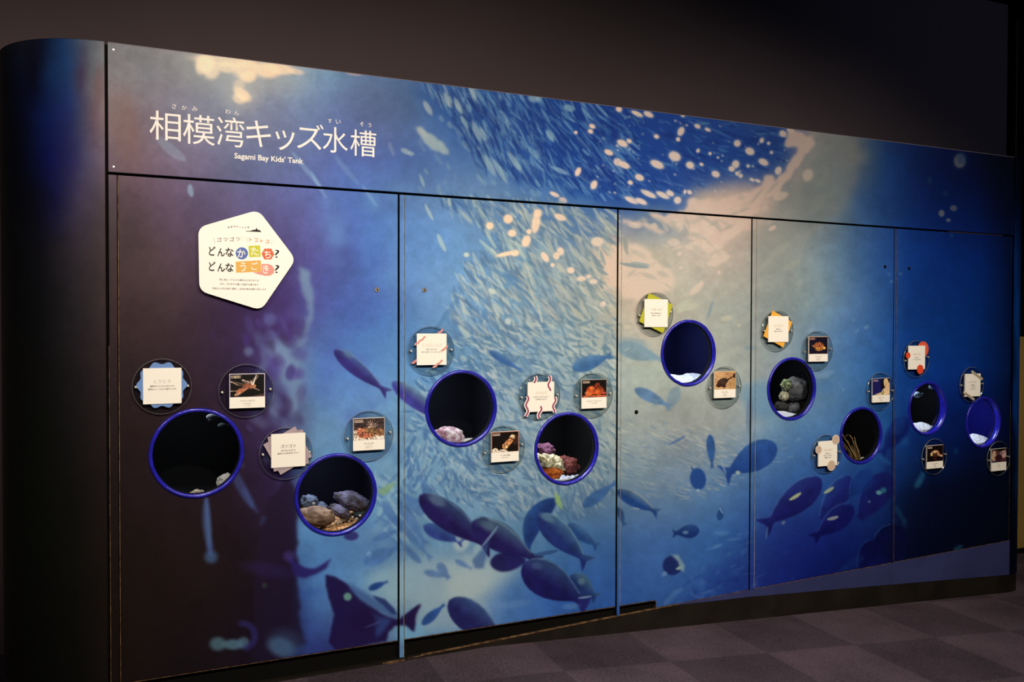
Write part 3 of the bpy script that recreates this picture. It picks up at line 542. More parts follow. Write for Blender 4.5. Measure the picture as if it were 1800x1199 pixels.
def set_print(me, rgb):
    """rgb: per vertex colours of the print, 0-255 as seen"""
    at_ = me.color_attributes.new('print', 'FLOAT_COLOR', 'POINT')
    a = np.ones((len(rgb), 4), np.float32); a[:, :3] = np.clip(lin(rgb), 0, .95)
    at_.data.foreach_set('color', a.ravel())
def tube(pts, rads, n=8):
    v = []; f = []; P = [Vector(p) for p in pts]
    for i, p in enumerate(P):
        t = (P[min(i+1, len(P)-1)]-P[max(i-1, 0)]).normalized()
        a = t.orthogonal().normalized(); b = t.cross(a)
        for k in range(n):
            th = 2*math.pi*k/n; v.append(p+(a*math.cos(th)+b*math.sin(th))*rads[i])
    for i in range(len(P)-1):
        for k in range(n): f.append((i*n+k, i*n+(k+1) % n, (i+1)*n+(k+1) % n, (i+1)*n+k))
    f.append(tuple(range(n-1, -1, -1))); f.append(tuple(range((len(P)-1)*n, len(P)*n)))
    return pyd('tube', v, f)
_font = {}
def text_mesh(s, h, x, z, y, offset=0.0, anchor='C', slant=0.0, rot=0.0, fit_w=None, em=False):
    """glyph outlines of a string set on the wall plane; h = height of the glyph box (or of the em square)"""
    cu = bpy.data.curves.new('t', 'FONT'); cu.body = s; cu.size = 1.0; cu.offset = offset; cu.resolution_u = 3; cu.extrude = 0.0
    cu.fill_mode = 'BOTH' if False else cu.fill_mode
    o = bpy.data.objects.new('t', cu); COL.objects.link(o)
    dg = bpy.context.evaluated_depsgraph_get(); me = bpy.data.meshes.new_from_object(o.evaluated_get(dg))
    COL.objects.unlink(o); bpy.data.objects.remove(o)
    n = len(me.vertices)
    if n == 0: return me
    a = np.empty(n*3, np.float32); me.vertices.foreach_get('co', a); a = a.reshape(-1, 3)
    lo, hi = a.min(0), a.max(0); k = h if em else h/(hi[1]-lo[1])
    kx = k if fit_w is None else fit_w/(hi[0]-lo[0])
    cx = (lo[0]+hi[0])/2; cy = (lo[1]+hi[1])/2
    if anchor == 'L': cx = lo[0]
    u = (a[:, 0]-cx)*kx; v = (a[:, 1]-cy)*k
    c, s_ = math.cos(rot), math.sin(rot)
    b = np.stack([x+u*c-v*s_, np.full(n, y), z+u*s_+v*c], 1)
    me.vertices.foreach_set('co', b.ravel().astype(np.float32)); me.update()
    return me
def lettering(name, ms, m, parent): return link(name, join_meshes(ms), m, parent)

# ---------------------------------------------------------------- materials
M_print = print_mat('printed_mural'); M_card_print = print_mat('photo_print', 0.5, 0.2)
M_edge = mat('worn_board_edge', (176, 140, 96), 0.6, 0.3, var=0.55, vscale=35, col2=(70, 48, 36))
M_edge_pale = mat('pale_board_edge', (150, 150, 140), 0.5, 0.3, var=0.3, vscale=40)
M_black = mat('black_recess', (10, 9, 8), 0.8, 0.1)
M_kick = mat('black_kickboard', (26, 22, 18), 0.55, 0.25, var=0.3, vscale=6)
M_plinth = mat('blue_plinth_print', (50, 56, 102), 0.5, 0.25, var=0.12, vscale=3)
M_rim = mat('blue_enamel_rim', (36, 34, 172), 0.2, 0.6, var=0.12, vscale=30, bump=0.12, bscale=120)
M_card = mat('cream_card', (252, 250, 242), 0.55, 0.2)
M_white = mat('white_lettering', (250, 246, 244), 0.5, 0.2)
M_ink = mat('black_ink', (24, 20, 18), 0.6, 0.2)
M_inkgrey = mat('grey_ink', (128, 112, 100), 0.6, 0.2)
M_metal = mat('screw_metal', (225, 220, 212), 0.3, 0.5, metal=0.6)
M_clear = clear_mat('clear_acrylic', (0.86, 0.88, 0.88)); M_glass = clear_mat('window_acrylic', (0.93, 0.95, 0.96))
M_acedge = mat('acrylic_edge', (118, 122, 124), 0.12, 0.8)
M_wall = mat('dark_brown_wall', (84, 74, 78), 0.9, 0.1, var=0.05, vscale=1.2)

# ---------------------------------------------------------------- room
wx0 = -4.0; wx1 = float(at(1771, 100, 0.75)[0])
def struct(name, me, m):
    o = link(name, me, m); o['kind'] = 'structure'; return o
def floor_z(x): return 0.003 if x < 2.75 else 0.003-(x-2.75)*0.0575
def floor_mesh():
    xs = [-4, 1.0, 2.6, 2.75, 3.0, 4.5, 6.0, 7.5, 11.0]; v = []; f = []
    for x in xs:
        for y in (-6.0, 3.6): v.append((x, y, floor_z(x)))
    for i in range(len(xs)-1): f.append((2*i, 2*i+2, 2*i+3, 2*i+1))
    n = len(v); v += [(a, b, -0.7) for a, b, c in v[:n]]
    f += [tuple(reversed([k+n for k in q])) for q in f[:len(xs)-1]]
    return pyd('floor', v, f)
def carpet():
    m = bpy.data.materials.new('carpet_tiles'); m.use_nodes = True; nt = m.node_tree; b = nt.nodes['Principled BSDF']
    tc = nt.nodes.new('ShaderNodeTexCoord'); mp = nt.nodes.new('ShaderNodeMapping'); nt.links.new(tc.outputs['Object'], mp.inputs['Vector'])
    a_ = math.radians(4.0); mp.inputs['Rotation'].default_value = (0, 0, a_)
    mp.inputs['Scale'].default_value = (1, 1, 0)
    mp.inputs['Location'].default_value = (-(3.42*math.cos(a_)+.37*math.sin(a_))+4.8, -(3.42*math.sin(a_)-.37*math.cos(a_))+.48*7, 0.2)
    ck = nt.nodes.new('ShaderNodeTexChecker'); ck.inputs['Scale'].default_value = 1/.48; nt.links.new(mp.outputs[0], ck.inputs['Vector'])
    ck.inputs['Color1'].default_value = col4((80, 69, 79)); ck.inputs['Color2'].default_value = col4((68, 59, 68))
    n = nt.nodes.new('ShaderNodeTexNoise'); n.inputs['Scale'].default_value = 170; n.inputs['Detail'].default_value = 3
    nt.links.new(tc.outputs['Object'], n.inputs['Vector'])
    n2 = nt.nodes.new('ShaderNodeTexNoise'); n2.inputs['Scale'].default_value = 3; nt.links.new(tc.outputs['Object'], n2.inputs['Vector'])
    ad = nt.nodes.new('ShaderNodeMath'); ad.operation = 'MULTIPLY_ADD'; ad.inputs[1].default_value = 2.0; ad.inputs[2].default_value = -0.52
    nt.links.new(n.outputs['Fac'], ad.inputs[0])
    a2 = nt.nodes.new('ShaderNodeMath'); a2.operation = 'ADD'; nt.links.new(ad.outputs[0], a2.inputs[0]); nt.links.new(n2.outputs['Fac'], a2.inputs[1])
    mx = nt.nodes.new('ShaderNodeVectorMath'); mx.operation = 'SCALE'; nt.links.new(ck.outputs['Color'], mx.inputs[0]); nt.links.new(a2.outputs[0], mx.inputs['Scale'])
    nt.links.new(mx.outputs[0], b.inputs['Base Color']); b.inputs['Roughness'].default_value = 1.0; b.inputs['Specular IOR Level'].default_value = 0.05
    bp = nt.nodes.new('ShaderNodeBump'); bp.inputs['Strength'].default_value = 0.5; bp.inputs['Distance'].default_value = 0.004
    nt.links.new(n.outputs['Fac'], bp.inputs['Height']); nt.links.new(bp.outputs[0], b.inputs['Normal'])
    return m
struct('floor', floor_mesh(), carpet())
struct('wall_back', pyd('w', *box(wx0, wx1, 0.75, 0.85, 0.0, 3.6)), M_wall)
M_dark = mat('black_side_wall', (16, 14, 14), 0.9, 0.05)
struct('wall_far', pyd('w', *box(wx1-0.02, 11.0, 2.9, 3.0, -0.6, 3.6)), M_dark)
lx = float(at(1783, 100, 0.95)[0])
struct('trim_1', pyd('w', *box(lx, lx+0.006, 0.93, 0.96, 0.5, 3.6)), mat('brown_trim_line', (120, 92, 70), 0.6))
struct('trim_2', pyd('w', *box(lx+0.006, lx+0.30, 0.93, 0.99, float(at(1797, 592, 0.95)[2]), 3.6)), M_dark)
struct('ceiling', pyd('w', *box(wx0, 11.0, -6.0, 3.0, 3.6, 3.7)), mat('black_ceiling', (18, 17, 17), 0.95, 0.05))
WY = 0.72; pr = at(1794, 592, WY)
struct('wall_right', pyd('w', *box(float(pr[0])-0.12, float(pr[0])+2.2, WY, WY+.08, float(at(1797, 963, WY)[2]), float(pr[2]))), mat('ochre_far_wall', (150, 124, 70), 0.9, 0.05, var=0.1, vscale=2))
struct('baseboard_right', pyd('w', *box(float(pr[0])-0.12, float(pr[0])+2.2, WY-.01, WY+.08, float(at(1797, 990, WY)[2])-0.06, float(at(1797, 963, WY)[2]))), M_black)

# ---------------------------------------------------------------- mural panels
RIMS = [(1.6076,-0.9901,.1628),(2.1161,-1.1815,.160),(2.636,-0.8668,.158),(3.1307,-1.0608,.1588),(3.7744,-0.6504,.155),(4.4014,-0.8356,.1566),(4.8729,-1.0923,.1487),(5.3604,-0.9696,.1469),(5.8096,-1.0657,.1448)]
RIMS = [(x, z+ZO, r) for x, z, r in RIMS]
INK_X = [0, 200, 700, 1200, 1400, 1600, 1780]; INK_K = [1.0, 1.0, 1.04, 1.10, 1.14, 1.28, 1.5]
def sample_print(P):
    q = project(P); c = lin(bil(IMG, q[:, 0], q[:, 1])); c = c*np.interp(q[:, 0], INK_X, INK_K)[:, None]*np.array([.93, 1.11, 1.40])
    c = np.clip(c, 0, 1); return 255*np.where(c <= .0031308, c*12.92, 1.055*np.maximum(c, 1e-9)**(1/2.4)-.055)
XPIX = np.arange(186.0, 1783.0, 1.45); XW = np.array([at(p, 600)[0] for p in XPIX])
def panel(name, x0, x1, ztop, zbot, dz, parent, holes=(), depth=0.02, base_y=0.0):
    """flat board with the print on its face, returned as one mesh with bored holes and real edges; zbot may be a function of x"""
    zb = zbot if callable(zbot) else (lambda x: zbot)
    xs = np.concatenate([[x0], XW[(XW > x0+.001) & (XW < x1-.001)], [x1]])
    nz = max(2, int((ztop-zb(x0))/dz)); t = np.linspace(0, 1, nz+1)
    ZB = np.array([zb(x) for x in xs]); X = np.repeat(xs[:, None], nz+1, 1); Z = ztop+(ZB[:, None]-ztop)*t[None]
    P = np.stack([X.ravel(), np.full(X.size, base_y), Z.ravel()], 1)
    nx = len(xs); idx = np.arange(nx*(nz+1)).reshape(nx, nz+1)
    q = np.stack([idx[:-1, :-1], idx[:-1, 1:], idx[1:, 1:], idx[1:, :-1]], -1).reshape(-1, 4)
    cx = P[q, 0].mean(1); cz = P[q, 2].mean(1); keep = np.ones(len(q), bool)
    for hx, hz, hr in holes: keep &= (cx-hx)**2+(cz-hz)**2 > (hr-.006)**2
    q = q[keep]
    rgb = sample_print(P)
    ring = list(idx[:, 0])+list(idx[-1, 1:])+list(idx[::-1, -1][1:])+list(idx[0, ::-1][1:-1])
    n0 = len(P); back = P[ring]+np.array([0, depth, 0]); P2 = np.concatenate([P, back]); rgb2 = np.concatenate([rgb, rgb[ring]*.8])
    m = len(ring); side = np.array([[ring[i], ring[(i+1) % m], n0+(i+1) % m, n0+i] for i in range(m)])
    F = np.concatenate([q, side])
    used = np.zeros(len(P2), bool); used[F.ravel()] = True; remap = np.cumsum(used)-1
    P2 = P2[used]; rgb2 = rgb2[used]; F = remap[F]
    me = bpy.data.meshes.new(name); me.vertices.add(len(P2)); me.vertices.foreach_set('co', P2.astype(np.float32).ravel())
    me.loops.add(F.size); me.loops.foreach_set('vertex_index', F.ravel().astype(np.int32))
    me.polygons.add(len(F)); me.polygons.foreach_set('loop_start', (np.arange(len(F))*4).astype(np.int32))
    me.polygons.foreach_set('material_index', np.concatenate([np.zeros(len(q)), np.ones(m)]).astype(np.int32))
    me.update(calc_edges=True); me.validate()
    set_print(me, rgb2)
    return link(name, me, [M_print, M_black], parent)
G = 0.0025
def slant(x): return ZO+np.interp(x, [2.401, 3.386, 4.147, 5.094, 6.051], [-1.865, -1.832, -1.810, -1.786, -1.762])
def pbot(x): return ZO+np.interp(x, [3.70, 3.831, 4.154, 4.893, 6.06], [-1.826, -1.832, -1.844, -1.889, -1.962])
DB = ZO-1.788
hp = thing('mural_header_panel', (3.68, 0, ZO), 'long upper mural panel with white Japanese title and dark sardine school', 'panel')
panel('printed_face', 1.3200, 6.052, ZO+.4505, ZO+.0045, .0032, hp)
boxobj('top_edge', (1.3200, 6.052, 0.0, 0.02, ZO+.4507, ZO+.4525), mat('header_top_edge', (120, 110, 120), .5, .3), hp)
DOORS = [(1.3520, 2.3625, lambda x: DB, [0, 1], 'leftmost tall mural door with white pentagon sign and dark purple cliff', [2.0]),
         (2.3915, 3.3810, lambda x: DB, [2, 3], 'second mural door with big dark fish crowding below two round windows', []),
         (3.4065, 4.1390, lambda x: DB if x < 3.60 else slant(x)+.002, [4], 'narrow third mural door with pale pink water and a single round window', []),
         (4.1745, 5.0960, lambda x: slant(x)+.002, [5, 6], 'fourth mural door with blue fish school and brown seaweed window', []),
         (5.1190, 6.0420, lambda x: slant(x)+.002, [7, 8], 'rightmost mural door, darkest navy, with two white sand windows', [])]
door_roots = []
for x0, x1, zb, hs, lab, _ in DOORS:
    d = thing('mural_door', ((x0+x1)/2, 0, zb((x0+x1)/2)), lab, 'door', 'mural access doors'); door_roots.append(d)
    panel('printed_face', x0, x1, ZO-.0050, zb, .0030, d, [RIMS[k] for k in hs])
    zl = zb((x0+x1)/2)
    # worn board edges catching the light
    zz0, zz1 = zb(x0+.01), zb(x1-.01)
    link('bottom_edge', pyd('e', [(x0, -.0006, zz0-.0022), (x1, -.0006, zz1-.0022), (x1, -.0006, zz1), (x0, -.0006, zz0), (x0, .02, zz0-.0022), (x1, .02, zz1-.0022), (x1, .02, zz1), (x0, .02, zz0)],
        [(0, 1, 2, 3), (7, 6, 5, 4), (0, 4, 5, 1), (3, 2, 6, 7), (0, 3, 7, 4), (1, 5, 6, 2)]), M_edge, d) if not (3.3 < x0 < 3.5) else None
boxobj('side_edge', (1.3492, 1.3516, -.0006, .02, DB, ZO-.005), M_edge, door_roots[0])
boxobj('side_edge', (3.4045, 3.4062, -.0004, .02, DB, ZO-.005), M_edge_pale, door_roots[2])
boxobj('side_edge', (4.1722, 4.1742, -.0004, .02, slant(4.2)+.002, ZO-.005), M_edge_pale, door_roots[3])
boxobj('side_edge', (5.1170, 5.1188, -.0004, .02, slant(5.1)+.002, ZO-.005), M_edge, door_roots[4])
boxobj('side_edge', (6.0422, 6.0440, -.0004, .02, slant(6.0)+.006, ZO-.95), M_edge, door_roots[4])
bz = slant(4.0)+.002
link('bottom_edge', prism([(3.407, DB-.0022), (3.60, DB-.0022), (3.60, slant(3.6)), (4.1390, slant(4.14)), (4.1390, slant(4.14)+.002), (3.602, slant(3.6)+.002), (3.602, DB), (3.407, DB)], -.0006, .02), M_edge, door_roots[2])
# narrow strips between the doors
for x0, x1, zb, lab, e in [(1.3200, 1.3465, .012, 'dark narrow filler strip left of the pentagon door, beside the curved end', 1), (2.3705, 2.3885, slant(2.40)+.004, 'narrow blue strip between the first and second mural doors', 2),
                        (3.3895, 3.4040, slant(3.39), 'narrow pale strip between second and third mural doors', 0), (4.1470, 4.1715, slant(4.15), 'narrow grey-blue strip between third and fourth mural doors', 0), (5.1015, 5.1150, slant(5.1), 'narrow navy strip between fourth and rightmost mural doors', 0)]:
    t = thing('filler_strip', ((x0+x1)/2, 0, zb), lab, 'strip', 'filler strips between mural doors')
    panel('printed_face', x0, x1, ZO-.0050, zb, .0030, t)
    if e == 1: boxobj('side_edge', (x0-.0015, x0+.0004, -.0006, .02, zb, ZO-.6), M_edge, t)
    if e == 2: boxobj('side_edge', (x1-.0008, x1+.0012, -.0006, .02, zb, ZO-.005), M_edge_pale, t); boxobj('foot_block', (2.30, 2.392, -.004, .02, .004, .0115), M_edge, t)
# rounded ends
def curved(name, cx, sgn, R, z0, z1, label):
    t = thing(name, (cx+sgn*R*.5, 0.1, z0), label, 'panel')
    na, nz = (150, 620) if R > .3 else (40, 420)
    a = np.linspace(0.0 if sgn > 0 else 0.008, math.pi/2, na); zz = np.linspace(z1, z0, nz)
    A, Z = np.meshgrid(a, zz, indexing='ij')
    P = np.stack([cx+sgn*R*np.sin(A), R-R*np.cos(A), Z], -1).reshape(-1, 3)
    Q = P+np.stack([-sgn*np.sin(A)*.018, np.cos(A)*.018, Z*0], -1).reshape(-1, 3)
    idx = np.arange(na*nz).reshape(na, nz)
    o = (lambda k: k) if sgn > 0 else (lambda k: k[:, ::-1])
    f = o(np.stack([idx[:-1, :-1], idx[:-1, 1:], idx[1:, 1:], idx[1:, :-1]], -1).reshape(-1, 4))
    n = len(P); b = [f, f[:, ::-1]+n]
    for e in (idx[:, 0], idx[:, -1], idx[0], idx[-1]): b.append(np.stack([e[:-1], e[1:], e[1:]+n, e[:-1]+n], -1))
    F = np.concatenate(b)
    me = bpy.data.meshes.new(name); PP = np.concatenate([P, Q]); me.vertices.add(len(PP)); me.vertices.foreach_set('co', PP.astype(np.float32).ravel())
    me.loops.add(F.size); me.loops.foreach_set('vertex_index', F.ravel().astype(np.int32)); me.polygons.add(len(F)); me.polygons.foreach_set('loop_start', (np.arange(len(F))*4).astype(np.int32))
    me.update(calc_edges=True); me.validate()
    r = sample_print(P); set_print(me, np.concatenate([r, r*.5]))
    me.polygons.foreach_set('use_smooth', [True]*len(me.polygons))
    link('printed_face', me, M_print, t); return t
curved('curved_end_panel', 1.3125, -1, .35, .085, ZO+.4525, 'dark rounded end panel at the left of the mural wall')
curved('curved_end_panel', 6.055, 1, .20, ZO-1.962, ZO+.4525, 'slim blue rounded end panel at the far right')
# cabinet body behind the panels, kickboard, plinth
def kick():
    xs = [1.33, 2.40, 2.75, 3.386, 3.70, 3.831, 4.154, 4.893, 6.05]
    top = [float(slant(2.401)) if x <= 2.4 else float(slant(x))-.0035 if x < 3.75 else float(pbot(x))-.001 for x in xs]
    pts = [(x, floor_z(x)-.004) for x in xs]+[(x, t) for x, t in zip(xs[::-1], top[::-1])]
    pts = [p for p in pts]; return prism(pts, .001, .0205)
kb = link('kickboard', kick(), M_kick); centre(kb); tagit(kb, 'long black kickboard along the carpet under the mural doors', 'kickboard')
xs_ = [2.405, 2.8, 3.386, 3.60, 3.72]
ts = link('ledge_strip', prism([(x, float(slant(x))-.0030) for x in xs_]+[(x, float(slant(x))-.0006) for x in xs_[::-1]], -.002, .012), M_edge)
centre(ts); tagit(ts, 'thin worn wooden line sloping along the black kickboard under second door', 'strip')
rb = boxobj('recess_board', (1.33, 3.72, .0215, .030, .012, .16), M_black); centre(rb); tagit(rb, 'black board set back in the gap under the first two mural doors', 'board')
xs_ = [3.72, 4.154, 5.094, 6.051]
pl = link('plinth_panel', prism([(3.72, pbot(3.72)), (3.831, pbot(3.831)), (4.154, pbot(4.154)), (4.893, pbot(4.893)), (6.051, pbot(6.051))]+[(x, float(slant(x))-.0005) for x in xs_[::-1]], .0, .019), M_plinth)
centre(pl); tagit(pl, 'muted blue wedge-shaped plinth panel below the right-hand mural doors', 'plinth')
def curved_kick(cx, sgn, R, z0, z1):
    a = np.linspace(0, math.pi/2, 24); v = []; f = []
    for q in a:
        for (rr, z) in ((R-.004, z0), (R-.004, z1), (R-.02, z1), (R-.02, z0)): v.append((cx+sgn*rr*math.sin(q), R-rr*math.cos(q), z))
    for i in range(23):
        for j in range(4): f.append((i*4+j, i*4+(j+1) % 4, (i+1)*4+(j+1) % 4, (i+1)*4+j))
    f += [(0, 1, 2, 3), (92, 93, 94, 95)]
    me = pyd('k', v, f); bm = bmesh.new(); bm.from_mesh(me); bmesh.ops.recalc_face_normals(bm, faces=bm.faces); bm.to_mesh(me); bm.free(); return me
k2 = link('kickboard', curved_kick(1.3125, -1, .35, .0, .085), M_kick); centre(k2); tagit(k2, 'curved black kickboard under the dark rounded left end', 'kickboard')
k3 = link('kickboard', curved_kick(6.055, 1, .20, floor_z(6.25)-.012, ZO-1.962), M_kick); centre(k3); tagit(k3, 'curved black kickboard under the slim blue right end', 'kickboard')
cab = link('cabinet_frame', join_meshes([pyd('a', *box(1.30, 6.06, .45, .72, .0+.0, ZO+.42)), pyd('a', *box(1.30, 6.06, .03, .45, ZO+.40, ZO+.42)), pyd('a', *box(1.30, 6.06, .022, .45, ZO-.05, ZO-.03)), pyd('a', *box(1.306, 1.336, .0215, .03, .09, ZO+.449)),
    ]), M_black); centre(cab); tagit(cab, 'black cabinet carcass holding the small tanks behind the mural doors', 'cabinet')
for zz in ():
    pass

# title lettering -------------------------------------------------
ty = -.0008; ms = []
def px2(pxx, pyy, y=ty): q = at(pxx, pyy, y); return float(q[0]), float(q[2])
for ch, cx, cy, hpx in [('相', 290.5, 221.3, 51), ('模', 349.8, 228.2, 52), ('湾', 405.2, 232, 52), ('キ', 454.7, 235.2, 46), ('ッ', 501, 247, 35), ('ズ', 545.6, 240, 45), ('水', 589.5, 246.2, 45), ('槽', 638.8, 252, 46)]:
    x, z = px2(cx, cy); x2, z2 = px2(cx, cy+hpx); wpx = {'相': 55, '模': 56, '湾': 49, 'キ': 43.5, 'ッ': 34, 'ズ': 47, '水': 44, '槽': 45.5}[ch]
    xa, _ = px2(cx-wpx/2, cy); xb, _ = px2(cx+wpx/2, cy)
    ms.append(text_mesh(ch, abs(z2-z), x, z, ty, offset=-0.001, fit_w=xb-xa))
for ch, cx, cy in [('さ', 306, 187), ('か', 324, 189.5), ('み', 342.5, 191.5), ('わ', 400.5, 196), ('ん', 416, 198.5), ('す', 580, 212.5), ('い', 594.5, 214), ('そ', 636, 218.2), ('う', 650, 220)]:
    x, z = px2(cx, cy); ms.append(text_mesh(ch, .0165, x, z, ty, offset=0.0))
xa, za = px2(412, 275.5); xb, zb_ = px2(533, 283.5)
ms.append(text_mesh("Sagami Bay Kids' Tank", .0275, (xa+xb)/2, (za+zb_)/2-.0005, ty, offset=0.022, fit_w=xb-xa))
lettering('title_lettering', ms, M_white, hp)

# ---------------------------------------------------------------- pentagon sign
def rounded(pts, r, n=6):
    out = []; m = len(pts)
    for i in range(m):
        p = np.array(pts[i]); a = np.array(pts[i-1]); b = np.array(pts[(i+1) % m])
        u = (a-p)/np.linalg.norm(a-p); v = (b-p)/np.linalg.norm(b-p)
        p0 = p+u*r; p1 = p+v*r
        for t in np.linspace(0, 1, n): out.append(tuple((1-t)**2*p0+2*t*(1-t)*p+t*t*p1))
    return out
sy = -.020
pc = [px2(q[0], q[1], sy) for q in [(454, 369), (520, 456), (459, 545.5), (350.5, 511.5), (348.5, 399.5)]]
sx, sz = px2(430, 458, sy)
pent = thing('pentagon_sign', (sx, 0, sz), 'white rounded pentagon sign with colourful Japanese questions, on leftmost mural door', 'sign')
link('sign_board', prism(rounded(pc, .03), sy, sy+.008), mat('sign_white', (255, 254, 248), .45, .3), pent)
for dx, dz in ((-.08, .08), (.07, .05), (-.08, -.10), (.05, -.09)): link('standoff', prism(circle_pts(sx+dx, sz+dz, .012), sy+.008, 0.0), M_black, pent)
C6 = lambda u, v: px2(330+u/5.995, 360+v/5.995, sy-.0004)
def shape(name, pts, colr, yy, th=.0004, parent=pent):
    return link(name, prism(pts, yy-th, yy), mat(name+'_ink', colr, .55, .2), parent)
def c6poly(uv): return [C6(*p) for p in uv]
def T(s, u, v, hh, ww=None, off=0.0, y=sy-.0010, rot=0.0):
    x, z = C6(u, v); x1, _ = C6(u+(ww or 10)/2, v); x0, _ = C6(u-(ww or 10)/2, v); _, zt = C6(u, v-hh/2); _, zb2 = C6(u, v+hh/2)
    return text_mesh(s, zt-zb2, x, z, y, offset=off, fit_w=(x1-x0) if ww else None, rot=rot)
for vv in (487, 648):
    lettering('question_lettering', [T('ど', 258, vv, 98, 70, .016), T('ん', 352, vv+13, 88, 78, .016), T('な', 440, vv+13, 92, 88, .016)], M_ink, pent)
    lettering('question_mark', [T('?', 942, vv+29, 84, 46, -.004)], M_ink, pent)
shape('blue_circle', c6poly([(570+65*math.cos(a), 512+64*math.sin(a)) for a in np.linspace(0, 6.28, 33)[:-1]][::-1]), (92, 118, 190), sy)
shape('lime_square', c6poly([(640, 432), (762, 428), (770, 548), (648, 552)]), (206, 212, 70), sy)
shape('orange_hexagon', c6poly([(778, 518), (808, 462), (880, 462), (912, 520), (880, 576), (808, 576)]), (226, 110, 74), sy)
shape('yellow_bar', c6poly([(505, 600), (770, 584), (774, 705), (510, 716)]), (232, 182, 96), sy)
shape('pink_capsule', c6poly([(776, 624), (850, 624), (890, 640), (914, 680), (905, 722), (870, 746), (820, 748), (740, 732), (690, 714), (776, 704)]), (232, 160, 150), sy)
lettering('white_lettering', [T('か', 566, 512, 86, 84, .015), T('た', 706, 490, 88, 84, .015), T('ち', 842, 524, 80, 72, .015), T('う', 582, 656, 98, 60, .015), T('ご', 704, 645, 84, 70, .015), T('き', 820, 680, 88, 64, .015)], mat('sign_glyph_white', (255, 250, 240), .5), pent)
lettering('grey_lettering', [T('ゴ', 333, 367, 46, 50, .01), T('ツ', 400, 365, 42, 44, .01), T('ゴ', 466, 362, 46, 50, .01), T('ツ', 532, 360, 42, 44, .01), T('\\', 280, 374, 58, 16, -.02), T('/', 575, 358, 58, 8, -.02)], mat('sign_grey_ink', (146, 134, 128), .6), pent)
lettering('orange_lettering', [T('ト', 662, 366, 42, 26, .01), T('コ', 720, 372, 38, 34, .01), T('ト', 778, 380, 40, 26, .01), T('コ', 838, 388, 36, 36, .01), T('\\', 620, 366, 54, 14, -.02), T('/', 884, 392, 54, 14, -.02)], mat('sign_orange_ink', (222, 128, 72), .6), pent)
arc = [T(c, u, v, 17, 20, 0) for c, u, v in zip('相模湾キッズ水槽', [430, 460, 490, 520, 550, 580, 608, 636], [238, 232, 228, 229, 236, 240, 240, 236])]
M_small = mat('sign_small_ink', (112, 98, 84), .6)
lettering('arched_lettering', arc, M_small, pent)
for s_, vv, ww in (('同じ海にいてもその姿形はさまざまです', 793, 415), ('また、その形から違った動きも見せます', 838, 400), ('今回はそんな形と動きに着目し、生き物の魅力を集めて紹介します', 886, 570)):
    lettering('small_lettering', [T(s_, 545, vv, 20, ww)], M_small, pent)
shape('island_silhouette', c6poly([(610, 276), (664, 274), (690, 264), (716, 262), (720, 246), (727, 244), (732, 262), (760, 268), (776, 288), (700, 284), (612, 281)]), (30, 24, 24), sy)
# ---------------------------------------------------------------- round windows and the small tanks behind them
WINLAB = ['round blue-rimmed window nearly empty and black, one pale rock at lower right', 'round blue-rimmed window with brown boulders and orange gravel', 'round blue-rimmed window with one whitish-pink rock at the bottom',
 'round blue-rimmed window with heaped maroon, white and orange rocks', 'round blue-rimmed window with only white sand, in the pale third door', 'round blue-rimmed window with a tall grey rock stack', 'round blue-rimmed window with brown branching seaweed',
 'round blue-rimmed window with mound of white gravel and two pale round fish', 'round blue-rimmed window farthest right, deep blue inside with white sand']
M_tank = [mat('tank_lining', c, .8, .1) for c in [(5,6,8),(6,7,20),(7,9,18),(4,4,5),(6,9,44),(6,7,12),(5,5,6),(5,6,8),(10,12,96)]]
def tank_light(x, y, z, power, c=(0.86, 0.92, 1.0), sz=.10, sy_=.10):
    l = bpy.data.lights.new('tank_lamp', 'AREA'); l.shape = 'RECTANGLE'; l.size = sz; l.size_y = sy_; l.energy = power; l.color = c
    o = bpy.data.objects.new('tank_lamp', l); COL.objects.link(o); o.location = (x, y, z)
TD = [.006]*7+[.026, .022]
YB = [.12, .33, .33, .33, .22, .22, .16, .12, .10]
TL = [0.9, 1.9, 1.9, 2.6, 2.4, 0.9, .7, 1.3, 1.5]
